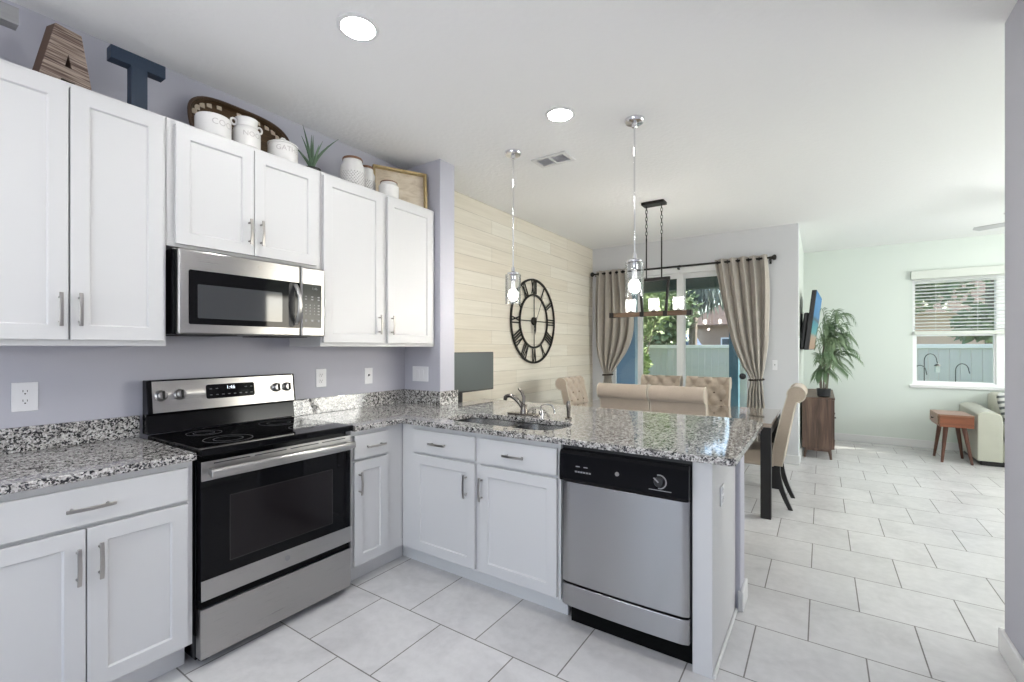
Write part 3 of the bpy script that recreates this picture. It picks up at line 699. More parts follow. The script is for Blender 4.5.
# ================================================================== OUTLETS AND SWITCHES
def wallplate(name, label, cat, fn, a, z, w_, h_, kind, loc):
    t = thing(name, label, cat, loc)
    obj('plate', B(fn).box(a-w_/2, a+w_/2, .0005, .006, z-h_/2, z+h_/2), 'plate', t, bev=.002, smooth=False)
    if kind == 'duplex':
        for dz in (.02, -.02):
            r = obj('socket', B(fn).prism([(a+.017*math.cos(k*PI/8), z+dz+min(.0135, max(-.0135, .017*math.sin(k*PI/8)))) for k in range(16)], lambda u, v, w: (u, w, v), .0062, .0085), 'plate', t, smooth=False)
            obj('slot', B(fn).box(a-.0075, a-.0055, .0086, .0089, z+dz, z+dz+.009).box(a+.0055, a+.0075, .0086, .0089, z+dz, z+dz+.008).prism([(a+.003*math.cos(k*PI/4), z+dz-.007+.003*math.sin(k*PI/4)) for k in range(8)], lambda u, v, w: (u, w, v), .0086, .0089), 'dark', r, smooth=False)
    elif kind == 'toggle':
        obj('toggle', B(fn).hexa([(a-.004, .0062, z-.004), (a+.004, .0062, z-.004), (a+.004, .0062, z+.012), (a-.004, .0062, z+.012)], [(a-.003, .018, z+.006), (a+.003, .018, z+.006), (a+.003, .018, z+.013), (a-.003, .018, z+.013)]), 'greydim', t, smooth=False)
    elif kind == 'double':
        for da in (-.024, .024): obj('rocker', B(fn).hexa([(a+da-.016, .0062, z-.033), (a+da+.016, .0062, z-.033), (a+da+.016, .0062, z+.033), (a+da-.016, .0062, z+.033)], [(a+da-.016, .0075, z-.033), (a+da+.016, .0075, z-.033), (a+da+.016, .011, z+.033), (a+da-.016, .011, z+.033)]), 'plate', t, smooth=False)
    return t
wallplate('wall_outlet', 'white duplex outlet on the lavender wall left of the range', 'outlet', LW, -.392, 1.143, .079, .122, 'duplex', (0, -.392, 1.143))
wallplate('wall_outlet', 'white duplex outlet just right of the range control panel', 'outlet', LW, .993, 1.147, .076, .120, 'duplex', (0, .993, 1.147))
wallplate('light_switch', 'white toggle switch plate near the corner of the lavender wall', 'switch', LW, 1.382, 1.142, .072, .117, 'toggle', (0, 1.382, 1.142))
wallplate('light_switch', 'white double rocker switch on the wing wall', 'switch', lambda p: (p[0], 1.74-p[1], p[2]), .182, 1.145, .17, .117, 'double', (.182, 1.74, 1.145))
wallplate('light_switch', 'small white switch on the grey wall beside the right curtain', 'switch', lambda p: (p[0], YB-p[1], p[2]), 2.335, 1.145, .05, .117, 'toggle', (2.335, YB, 1.145))
wallplate('wall_outlet', 'white outlet on the side of the peninsula end panel', 'outlet', lambda p: (2.424+p[1], p[0], p[2]), 1.35, .70, .072, .085, 'duplex', (2.424, 1.35, .70))

# ================================================================== DECOR ABOVE THE CABINETS
ZD = 2.3955
def letter(name, label, poly_parts, x0, x1, m, edge, loc):
    t = thing(name, label, 'letter', loc)
    f = B(); e = B()
    for poly in poly_parts:
        f.prism(poly, lambda u, v, w: (w, u, v), x1-.006, x1); e.prism(poly, lambda u, v, w: (w, u, v), x0, x1-.0062)
    obj('face', f, m, t, smooth=False); obj('edge', e, edge, t, smooth=False); return t
A0 = ZD
letter('letter_block', 'striped wooden letter A on top of the left upper cabinet', [
    [(-.410, A0), (-.345, A0), (-.334, A0+.052), (-.3100, A0+.052), (-.3100, A0+.105), (-.322, A0+.105), (-.3100, A0+.160), (-.3100, A0+.262), (-.352, A0+.262)],
    [(-.221, A0), (-.266, A0+.262), (-.3100, A0+.262), (-.3100, A0+.160), (-.298, A0+.105), (-.3100, A0+.105), (-.3100, A0+.052), (-.288, A0+.052), (-.277, A0)]], .165, .225, 'striped', 'brownedge', (.2, -.31, A0)).rotation_euler = (0, 0, .26)
letter('letter_block', 'navy blue letter T on top of the left upper cabinet', [
    [(-.096, A0), (-.037, A0), (-.037, A0+.222), (-.096, A0+.222)], [(-.168, A0+.2222), (.033, A0+.2222), (.033, A0+.278), (-.168, A0+.278)]], .17, .225, 'navy', 'navy', (.2, -.07, A0))
letter('letter_block', 'grey galvanised metal letter E cut off by the left edge', [
    [(-.640, A0), (-.575, A0), (-.575, A0+.262), (-.640, A0+.262)], [(-.5748, A0+.197), (-.445, A0+.197), (-.445, A0+.262), (-.5748, A0+.262)],
    [(-.5748, A0+.10), (-.53, A0+.10), (-.53, A0+.15), (-.5748, A0+.15)], [(-.5748, A0), (-.50, A0), (-.50, A0+.045), (-.5748, A0+.045)]], .17, .225, 'galv', 'galv', (.2, -.55, A0))
# basket tray leaning on the wall
t = thing('woven_basket_tray', 'oval dark brown woven basket tray leaning on the wall behind canisters', 'basket', (.06, .45, ZD))
def bask(y, z, o=0): k = (z-ZD)/.3; return (.078-.064*k+o, y, z)
def ell(s_, n=48):
    pts = []
    for k in range(n):
        a = 2*PI*k/n; c_, s2 = math.cos(a), math.sin(a)
        pts.append((.455+s_*.275*abs(c_)**.6*(1 if c_ > 0 else -1), ZD+.157+s_*.148*abs(s2)**.75*(1 if s2 > 0 else -1)))
    return pts
q = B(); lo = [(.93, .0), (.97, .015), (1.0, .04), (1.0, .048), (.955, .044), (.90, .010)]
rings = [[q.v(*bask(y, z, o)) for y, z in ell(s_)] for s_, o in lo]
for A, C in zip(rings, rings[1:]):
    for k in range(48): q.f([A[k], A[(k+1) % 48], C[(k+1) % 48], C[k]])
q.f(rings[0][::-1]); q.f(rings[-1]); obj('tray', q, 'basket', t)
obj('rim', B().tube([bask(y, z, .049) for y, z in ell(1.0)], .007, 8, closed=True), 'darkrim', t)
M['reed'] = mat('pale_reed', (.55, .47, .36), .7)
for k, (y, z) in enumerate(ell(.86, 24)):
    if z > ZD+.16: obj('reed_square', B().prism([(y-.012, z-.014), (y+.012, z-.014), (y+.012, z+.014), (y-.012, z+.014)], lambda u, v, w: bask(u, v, w), .012, .016), 'reed', t, smooth=False, label='pale woven reed square')
# ceramics
def wraptext(b, txt, size, cx, cy, z, r, a0=0.0):
    def pl(x, y, d_):
        a = a0+x/r; return (cx+(r+.001)*math.cos(a), cy+(r+.001)*math.sin(a), z+y)
    return textmesh(b, txt, size, pl)
def pottery(name, label, cx, cy, prof, group=None, m='stonewhite'):
    t = thing(name, label, 'jar', (cx, cy, ZD), group)
    obj('body', B().lathe([(r, ZD+h) for r, h in prof], (cx, cy, 0), 32), m, t); return t
CX = .20
t = pottery('canister', 'wide white lettered canister, leftmost of the white crocks', CX+.05, .228, [(.072, .0005), (.079, .01), (.079, .098), (.075, .108), (.067, .109), (.0665, .05), (.0, .045)])
q = B(); wraptext(q, 'COOK', .042, CX+.05, .228, ZD+.066, .079, .30); obj('lettering', q, 'letterprint', t, smooth=False, recalc=False)
t = pottery('canister', 'white jug-shaped canister with two small ring handles', CX+.05, .390, [(.055, .0005), (.066, .012), (.066, .095), (.060, .112), (.050, .122), (.052, .158), (.055, .165), (.048, .166), (.046, .12), (.0, .05)])
q = B(); wraptext(q, 'NOOK', .036, CX+.05, .390, ZD+.072, .0675, .1); obj('lettering', q, 'letterprint', t, smooth=False, recalc=False)
for s_ in (-1, 1): obj('ring_handle', B().tube([(CX+.05, .390+s_*(.066+.014*math.cos(2*PI*k/14)), ZD+.135+.016*math.sin(2*PI*k/14)) for k in range(14)], .0055, 8, closed=True), 'stonewhite', t)
t = pottery('canister', 'white lettered canister with knobbed lid at the right of the basket', CX+.03, .600, [(.072, .0005), (.078, .012), (.079, .098), (.076, .104), (.0, .104)])
q = B(); wraptext(q, 'GATHER', .040, CX+.03, .600, ZD+.072, .079, .0); obj('lettering', q, 'letterprint', t, smooth=False, recalc=False)
lid = obj('lid', B().lathe([(.079, ZD+.1045), (.080, ZD+.112), (.06, ZD+.125), (.02, ZD+.130), (.0, ZD+.131)], (CX+.03, .600, 0), 32), 'stonewhite', t)
obj('knob', B().lathe([(.011, ZD+.1312), (.012, ZD+.138), (.017, ZD+.146), (.012, ZD+.154), (.0, ZD+.156)], (CX+.03, .600, 0), 16), 'stonewhite', lid)
def bumpy(name, label, cx, cy, h, r, dots=True):
    t = thing(name, label, 'jar', (cx, cy, ZD))
    obj('body', B().lathe([(r*.9, ZD+.0005), (r, ZD+.012), (r, ZD+h*.72), (r*.82, ZD+h*.84), (r*.80, ZD+h*.93), (r*.72, ZD+h*.93), (r*.72, ZD+h*.3), (0, ZD+h*.3)], (cx, cy, 0), 32), 'stonewhite', t)
    obj('rim', B().lathe([(r*.73, ZD+h*.925), (r*.84, ZD+h*.925), (r*.85, ZD+h*.97), (r*.80, ZD+h), (r*.73, ZD+h*.98)], (cx, cy, 0), 32), 'brownrim', t, label='brown rim')
    if dots:
        q = B()
        for j in range(9):
            for k in range(26):
                a = 2*PI*(k+.5*(j % 2))/26; z = ZD+.02+j*h*.052
                if not -1.9 < ((a+PI) % (2*PI))-PI < 1.9: continue
                ca, sa = math.cos(a), math.sin(a); rr = r+.0004; s_ = .0055
                c_ = Vector((cx+rr*ca, cy+rr*sa, z)); tn = Vector((-sa, ca, 0)); n_ = Vector((ca, sa, 0)); u_ = Vector((0, 0, 1))
                vs = [q.v(*(c_+tn*s_)), q.v(*(c_+u_*s_)), q.v(*(c_-tn*s_)), q.v(*(c_-u_*s_))]; ap = q.v(*(c_+n_*.004))
                for i in range(4): q.f([vs[i], vs[(i+1) % 4], ap])
        obj('raised_diamonds', q, 'letterprint', t, smooth=False, recalc=False)
    return t
bumpy('ceramic_jar', 'taller white jar with raised diamonds, right of the aloe plant', CX, 1.095, .212, .077)
bumpy('ceramic_jar', 'slimmer white jar with raised diamonds, right behind the taller one', CX-.06, 1.250, .218, .063)
bumpy('ceramic_jar', 'small plain white jar in front of the pale wooden tray', CX+.055, 1.356, .122, .070, False)
# aloe
t = thing('aloe_plant', 'spiky green aloe plant between the white jars on the cabinet', 'plant', (.2, .80, ZD))
obj('pot', B().lathe([(.04, ZD+.0005), (.05, ZD+.045), (.052, ZD+.05), (.046, ZD+.05), (.044, ZD+.04), (0, ZD+.038)], (.2, .80, 0), 20), 'pot', t)
for k, (dy, dx, hh) in enumerate([(-.09, .03, .17), (-.045, -.02, .27), (-.015, .03, .20), (.02, -.03, .235), (.05, .03, .19), (.17, .02, .25), (.10, -.04, .16), (-.11, -.02, .13), (.0, .06, .14)]):
    pts = [(.2+dx*u*1.2, .80+dy*(u**1.4), ZD+.04+hh*(u**.9)) for u in [i/6 for i in range(7)]]
    obj('leaf', B().tube(pts, [.009, .010, .009, .007, .005, .003, .001], 8), 'aloe', t)
# pale tray
t = thing('wooden_tray', 'pale wooden tray leaning in the corner above the right cabinet', 'tray', (.08, 1.55, ZD))
def trp(s_, z, o): # leaning board in the corner; s along, z up
    k = (z-ZD)/.285; ax, ay = .075, 1.36; bx, by = .255, 1.715
    L_ = math.hypot(bx-ax, by-ay); ux, uy = (bx-ax)/L_, (by-ay)/L_
    return (ax+ux*s_+uy*(o-.02*k), ay+uy*s_-ux*(o-.02*k), z)
LT = .40
obj('board', B().prism([(0, ZD+.0005), (LT, ZD+.0005), (LT, ZD+.285), (0, ZD+.285)], lambda u, v, w: trp(u, v, w), 0, .008), 'palewood', t, smooth=False)
q = B()
for a_, b_, c_, d_ in ((0, LT, .0005, .014), (0, LT, .271, .285), (0, .014, .0145, .2705), (LT-.014, LT, .0145, .2705)):
    q.prism([(a_, ZD+c_), (b_, ZD+c_), (b_, ZD+d_), (a_, ZD+d_)], lambda u, v, w: trp(u, v, w), .0085, .05)
obj('rim', q, 'palewoodedge', t, smooth=False)

# ================================================================== CEILING FITTINGS
def can(x, y, label, group=None):
    t = thing('ceiling_downlight', label, 'downlight', (x, y, ZC), group)
    obj('trim_ring', B().lathe([(.072, ZC-.0005), (.092, ZC-.0005), (.091, ZC-.006), (.074, ZC-.010), (.072, ZC-.006)], (x, y, 0), 40, cap=False), 'trim', t)
    obj('lens', B().lathe([(.0735, ZC-.001), (.0735, ZC-.005), (.0, ZC-.006)], (x, y, 0), 40), 'canlens', t, label='glowing white lens'); return t
c0 = can(1.069, .47, 'round recessed downlight in the ceiling, nearest to the wall cabinets')
def cancopy(x, y, label): return dup(c0, (x, y, ZC), None, label)
cancopy(1.458, 1.656, 'round recessed downlight in the ceiling, between the two pendant lamps')
for i, (x, y) in enumerate(((2.3, -.9), (1.07, -1.2), (2.5, .6), (4.6, 3.6), (4.6, 5.6))):  # more downlights added out of view to light the room
    o = cancopy(x, y, 'added recessed downlight out of the frame above the room'); o['group'] = 'added downlights out of the frame'
# air vent
t = thing('ceiling_vent', 'white slatted air vent in the ceiling right of the left pendant', 'vent', (1.1, 2.23, ZC))
q = B(); vx0, vx1, vy0, vy1 = .95, 1.24, 2.14, 2.32
for a_, b_, c_, d_ in ((vx0, vx1, vy0, vy0+.03), (vx0, vx1, vy1-.03, vy1), (vx0, vx0+.03, vy0+.03, vy1-.03), (vx1-.03, vx1, vy0+.03, vy1-.03), (1.085, 1.105, vy0+.03, vy1-.03)): q.box(a_, b_, c_, d_, ZC-.012, ZC-.0005)
obj('frame', q, 'trim', t, bev=.003, smooth=False)
q = B()
for k in range(7):
    y = vy0+.036+k*.0165
    q.hexa([(vx0+.03, y, ZC-.010), (vx1-.03, y, ZC-.010), (vx1-.03, y+.011, ZC-.003), (vx0+.03, y+.011, ZC-.003)], [(vx0+.03, y+.001, ZC-.009), (vx1-.03, y+.001, ZC-.009), (vx1-.03, y+.012, ZC-.002), (vx0+.03, y+.012, ZC-.002)])
obj('slats', q, 'plate', t, smooth=False)
obj('added_backing', B().box(vx0+.031, vx1-.031, vy0+.031, vy1-.031, ZC-.0018, ZC-.0006), 'plate', t, smooth=False)  # white sheet added to lighten the shaded gaps between the slats
# pendants
def pendant(x, y, label):
    t = thing('pendant_lamp', label, 'pendant', (x, y, ZC))
    obj('canopy', B().lathe([(.062, ZC-.0005), (.062, ZC-.012), (.055, ZC-.022), (.018, ZC-.028), (.016, ZC-.05), (.0, ZC-.052)], (x, y, 0), 32), 'chrome', t)
    obj('rod', B().tube([(x, y, ZC-.05), (x, y, 1.935)], .0055, 10), 'chrome', t)
    obj('socket', B().lathe([(.0, 1.945), (.012, 1.94), (.014, 1.912), (.046, 1.898), (.046, 1.888), (.020, 1.884), (.020, 1.845), (.016, 1.838), (0, 1.837)], (x, y, 0), 28), 'chrome', t)
    obj('glass_shade', B().lathe([(.047, 1.887), (.058, 1.885), (.058, 1.672), (.055, 1.672), (.055, 1.882), (.047, 1.884)], (x, y, 0), 36, cap=False), 'clearglass', t)
    bu = obj('bulb', B().lathe([(.0, 1.703), (.018, 1.707), (.031, 1.720), (.036, 1.738), (.031, 1.757), (.022, 1.772), (.0, 1.7725)], (x, y, 0), 24), 'bulb', t, label='glowing round bulb')
    obj('bulb_neck', B().lathe([(.0, 1.773), (.0215, 1.773), (.016, 1.80), (.014, 1.8365), (0, 1.8368)], (x, y, 0), 20), 'plate', bu)
    return t
p0 = pendant(.911, 1.955, 'chrome pendant lamp with clear glass shade, in front of the wall clock')
dup(p0, (1.815, 1.978, ZC), None, 'chrome pendant lamp with clear glass shade, in front of the left curtain')

# chandelier
CYc = 3.70; CXc = 1.418
t = thing('linear_chandelier', 'rustic black and wood linear chandelier over the dining table', 'chandelier', (CXc, CYc, ZC))
obj('canopy', B().box(CXc-.11, CXc+.11, CYc-.06, CYc+.06, ZC-.028, ZC-.0005), 'iron', t, bev=.003, smooth=False)
def chain(x):
    q = B(); z = ZC-.03
    for k in range(9):
        c_ = z-.018-k*.036; pts = []
        for j in range(10):
            a = 2*PI*j/10; u_, w_ = .010*math.cos(a), .023*math.sin(a)
            pts.append((x+u_, CYc, c_+w_) if k % 2 else (x, CYc+u_, c_+w_))
        q.tube(pts, .0028, 6, closed=True)
    return obj('chain', q, 'iron', t)
chain(CXc-.075); chain(CXc+.075)
for x in (CXc-.075, CXc+.075): obj('rod', B().tube([(x, CYc, ZC-.35), (x, CYc, 2.0425)], .007, 8), 'iron', t)
obj('top_bar', B().box(CXc-.155, CXc+.155, CYc-.014, CYc+.014, 2.012, 2.042), 'iron', t, smooth=False)
for s_ in (-1, 1):
    q = B(); q.hexa([(CXc+s_*.115-.011, CYc-.012, 1.688), (CXc+s_*.115+.011, CYc-.012, 1.688), (CXc+s_*.115+.011, CYc+.012, 1.688), (CXc+s_*.115-.011, CYc+.012, 1.688)],
                    [(CXc+s_*.14-.011, CYc-.012, 2.0115), (CXc+s_*.14+.011, CYc-.012, 2.0115), (CXc+s_*.14+.011, CYc+.012, 2.0115), (CXc+s_*.14-.011, CYc+.012, 2.0115)])
    obj('arm', q, 'iron', t, smooth=False)
    obj('strap', B().box(CXc+s_*.115-.02, CXc+s_*.115+.02, CYc-.03, CYc+.03, 1.66, 1.71), 'iron', t, smooth=False)
    ec = -.432 if s_ < 0 else .338
    obj('end_cap', B().box(CXc+ec-.022, CXc+ec+.022, CYc-.03, CYc+.03, 1.66, 1.71), 'iron', t, smooth=False)
bw = B(); bw.box(CXc-.4095, CXc-.1355, CYc-.026, CYc+.026, 1.664, 1.706).box(CXc-.0945, CXc+.0945, CYc-.026, CYc+.026, 1.664, 1.706).box(CXc+.1355, CXc+.3155, CYc-.026, CYc+.026, 1.664, 1.706)
obj('beam', bw, 'beamwood', t, smooth=False, label='brown rustic wood beam')
for dx in (-.235, 0, .235):
    x = CXc+dx
    so = obj('lamp_holder', B().lathe([(.03, 1.7065), (.03, 1.714), (.016, 1.718), (.016, 1.745), (0, 1.746)], (x, CYc, 0), 20), 'iron', t)
    obj('glass_shade', B().lathe([(.0, 1.7145), (.05, 1.7145), (.05, 1.84), (.0475, 1.84), (.0475, 1.717), (.0, 1.717)], (x, CYc, 0), 28, cap=False), 'frostglass', so)
    obj('bulb', B().lathe([(.012, 1.7465), (.02, 1.76), (.03, 1.78), (.031, 1.797), (.022, 1.816), (0, 1.823)], (x, CYc, 0), 20), 'shadebulb', so, label='glowing bulb')

# ================================================================== WALL CLOCK
t = thing('wall_clock', 'large round black metal wall clock with roman numerals on the shiplap wall', 'clock', (.014, 3.71, 1.657))
cy, cz, xw = 3.71, 1.657, .030
def ringb(r0, r1): 
    return B().lathe([(r0, xw-.007), (r1, xw-.007), (r1, xw+.007), (r0, xw+.007), (r0, xw-.007)], (0, cy, cz), 72, 'x', cap=False)
obj('outer_ring', ringb(.468, .49), 'iron', t); obj('inner_ring', ringb(.295, .315), 'iron', t)
def stroke(b, p, q_, w_):
    d_ = Vector((q_[0]-p[0], q_[1]-p[1])); n_ = Vector((-d_.y, d_.x)).normalized()*w_/2
    b.prism([(p[0]+n_.x, p[1]+n_.y), (q_[0]+n_.x, q_[1]+n_.y), (q_[0]-n_.x, q_[1]-n_.y), (p[0]-n_.x, p[1]-n_.y)], lambda u, v, w: (w, u, v), xw-.004, xw+.004)
RN = ['XII', 'I', 'II', 'III', 'IIII', 'V', 'VI', 'VII', 'VIII', 'IX', 'X', 'XI']
for h in range(12):
    th = 2*PI*h/12
    def P(tn, rd):    # tangential (clockwise), radial
        # seen from +X, +Y is to the right
        return (cy+rd*math.sin(th)+tn*math.cos(th), cz+rd*math.cos(th)-tn*math.sin(th))
    wd = {'I': .030, 'V': .062, 'X': .062}; tot = sum(wd[c_] for c_ in RN[h]); x = -tot/2; b = B(); r0, r1 = .318, .466
    for c_ in RN[h]:
        if c_ == 'I': stroke(b, P(x+.015, r0), P(x+.015, r1), .015)
        elif c_ == 'V': stroke(b, P(x+.010, r1), P(x+.031, r0), .014); stroke(b, P(x+.052, r1), P(x+.031, r0), .010)
        else: stroke(b, P(x+.010, r1), P(x+.052, r0), .014); stroke(b, P(x+.052, r1), P(x+.010, r0), .010)
        x += wd[c_]
    obj('numeral', b, 'iron', t, smooth=False)
for h in range(4):
    th = PI/2*h; obj('spoke', B().tube([(xw, cy+.042*math.sin(th), cz+.042*math.cos(th)), (xw, cy+.297*math.sin(th), cz+.297*math.cos(th))], .005, 8), 'iron', t)
obj('hub', B().lathe([(.0, xw-.012), (.048, xw-.012), (.05, xw), (.042, xw+.012), (.015, xw+.014), (.0, xw+.022)], (0, cy, cz), 28, 'x'), 'iron', t)
def hand(name, deg, L_, w_, x_):
    th = math.radians(deg); dr2 = Vector((math.sin(th), math.cos(th))); nr = Vector((dr2.y, -dr2.x))
    pts = [(-.3*L_, w_*.4), (0, w_*.5), (L_*.7, w_*.9), (L_, 0)]
    poly = [(cy+dr2.x*a+nr.x*b_, cz+dr2.y*a+nr.y*b_) for a, b_ in pts]+[(cy+dr2.x*a-nr.x*b_, cz+dr2.y*a-nr.y*b_) for a, b_ in pts[:-1][::-1]]
    obj(name, B().prism(poly, lambda u, v, w: (w, u, v), x_, x_+.002), 'iron', t, smooth=False)
hand('hour_hand', 187, .16, .018, xw+.0235); hand('minute_hand', 28, .37, .005, xw+.0275)

# ================================================================== DESK AND MONITOR
t = thing('writing_desk', 'plain pale desk against the shiplap wall behind the wing wall', 'desk', (.33, 2.4, 0))
obj('desk_top', B().box(.035, .62, 1.95, 2.85, .72, .75), 'palewood', t, bev=.003, smooth=False)
for x in (.07, .58):
    for y in (1.99, 2.81): obj('leg', B().box(x-.02, x+.02, y-.02, y+.02, .0005, .7195), 'trim', t, smooth=False)
t = thing('computer_monitor', 'dark grey flat computer monitor in front of the shiplap wall', 'monitor', (.28, 2.28, .7505))
obj('base', B().prism(rrect(.17, .40, 2.02, 2.22, .03), lambda u, v, z: (u, v, z), .7505, .764), 'plasticblack', t)
obj('neck', B().box(.245, .275, 2.09, 2.14, .7645, 1.12), 'plasticblack', t, bev=.004)
obj('housing', B().box(.276, .298, 1.965, 2.548, .972, 1.312), 'plasticblack', t, bev=.004, smooth=False)
obj('screen', B().box(.2985, .301, 1.972, 2.541, .984, 1.305), 'screen', t, smooth=False)

# ================================================================== DINING SET
TX0, TX1, TY0, TY1, TZ = .66, 2.465, 3.262, 4.275, .755
t = thing('dining_table', 'long dining table with wooden top and square black legs', 'table', (1.56, 3.77, 0))
obj('tabletop', B().box(TX0, TX1, TY0, TY1, TZ-.032, TZ), 'tablewood', t, bev=.003, smooth=False)
ap = B(); ap.box(TX0+.078, TX1-.078, TY0+.006, TY0+.028, TZ-.10, TZ-.0325).box(TX0+.078, TX1-.078, TY1-.028, TY1-.006, TZ-.10, TZ-.0325).box(TX0+.006, TX0+.028, TY0+.078, TY1-.078, TZ-.10, TZ-.0325).box(TX1-.028, TX1-.006, TY0+.078, TY1-.078, TZ-.10, TZ-.0325)
obj('apron', ap, 'blackwood', t, smooth=False)
for x in (TX0, TX1-.076):
    for y in (TY0+.002, TY1-.078): obj('leg', B().box(x+.001, x+.075, y, y+.076, .0005, TZ-.0325), 'blackwood', t, bev=.002, smooth=False)

def make_chair(label):
    t = thing('dining_chair', label, 'chair', (0, 0, 0))
    obj('seat', B().box(-.225, .225, -.24, .20, .345, .475), 'linen', t, bev=.028, seg=4)
    hw = .222
    # outline of the scroll back in (y, z): front bottom -> up the front -> roll -> down the rear
    fr = []
    nF = 22
    for k in range(nF+1):
        u = k/nF; fr.append((.165+.115*u**1.25, .40+.545*u))
    cyr, czr, rr = .345, .965, .066
    a0 = math.radians(196)
    roll = [(cyr+rr*math.cos(a0-math.radians(286)*k/16), czr+rr*math.sin(a0-math.radians(286)*k/16)) for k in range(17)]
    rear = [(.345-.10*(k/10)**.8, .895-.535*k/10) for k in range(1, 11)]
    prof = fr+roll+rear+[(.19, .36)]
    nx = 30; b = B()
    def disp(x, y, z):
        u = x/.145; v = (z-.62)/.165
        d_ = (abs(math.sin(PI*(u+v)/1.0))*abs(math.sin(PI*(u-v)/1.0)))**.45
        edge = min(1, (hw-abs(x))/.03)
        return .042*(d_-1)*edge
    cols = []
    for i in range(nx+1):
        x = -hw+2*hw*i/nx; col = []
        for k, (y, z) in enumerate(prof):
            dd = 0
            if k <= nF+5 and z > .47: dd = disp(x, y, z)
            ins = .010 if i in (0, nx) else 0
            col.append(b.v(x, y-dd, z))
        cols.append(col)
    n = len(prof)
    for i in range(nx):
        for k in range(n): b.f([cols[i][k], cols[i][(k+1) % n], cols[i+1][(k+1) % n], cols[i+1][k]])
    b.f(cols[0][::-1]); b.f(cols[-1])
    bk = obj('backrest', b, 'linen', t, angle=55)
    q = B()
    for r_ in range(4):
        for c_ in range(-2, 3):
            x = c_*.145+(.0725 if r_ % 2 else 0); z = .62+r_*.0825
            if abs(x) > hw-.03: continue
            u = (z-.40)/.545; y = .165+.115*u**1.25+.013
            q.lathe([(0, -.006), (.007, -.005), (.010, 0), (.007, .004), (0, .005)], (x, y, z), 10, 'y')
    obj('tufting_buttons', q, 'shadedbutton', bk)
    for s_ in (-1, 1):   # welt along both scroll ends
        pts = [(s_*(hw+.001), y, z) for y, z in fr+roll+rear]
        obj('side_welt', B().tube(pts, .0045, 6), 'ivory', bk, label='pale welt along the scroll end')
    for s_ in (-1, 1):
        x = s_*.19
        obj('leg', B().hexa([(x-.016, -.216, .0005), (x+.016, -.216, .0005), (x+.016, -.184, .0005), (x-.016, -.184, .0005)], [(x-.023, -.225, .344), (x+.023, -.225, .344), (x+.023, -.177, .344), (x-.023, -.177, .344)]), 'blackwood', t, smooth=False)
        b = B(); rings = []
        for k in range(8):
            u = k/7; z = .358-.3575*u; y = .205+.10*u**1.8; h_ = .024-.008*u
            rings.append([b.v(x-h_, y-h_, z), b.v(x+h_, y-h_, z), b.v(x+h_, y+h_, z), b.v(x-h_, y+h_, z)])
        for A, C in zip(rings, rings[1:]):
            for j in range(4): b.f([A[j], A[(j+1) % 4], C[(j+1) % 4], C[j]])
        b.f(rings[0][::-1]); b.f(rings[-1]); obj('leg', b, 'blackwood', t, angle=60)
    return t
ch = make_chair('beige tufted scroll-back chair at the right end of the dining table')
ch['group'] = 'dining chairs around the table'
ch.location = (2.275, 3.80, 0); ch.rotation_euler = (0, 0, -PI/2)
for x, y, r, lab in ((1.335, 3.42, PI, 'beige scroll-back chair seen from behind, nearer to the left curtain'),
                     (1.795, 3.42, PI, 'beige scroll-back chair seen from behind, nearer to the black table leg'),
                     (1.245, 4.225, 0, 'beige tufted chair facing the camera, beneath the left glass shades of the chandelier'),
                     (1.755, 4.225, 0, 'beige tufted chair facing the camera, just left of the right curtain'),
                     (.835, 3.72, PI/2, 'beige tufted scroll-back chair at the shiplap wall end of the table')):
    dup(ch, (x, y, 0), r, lab)

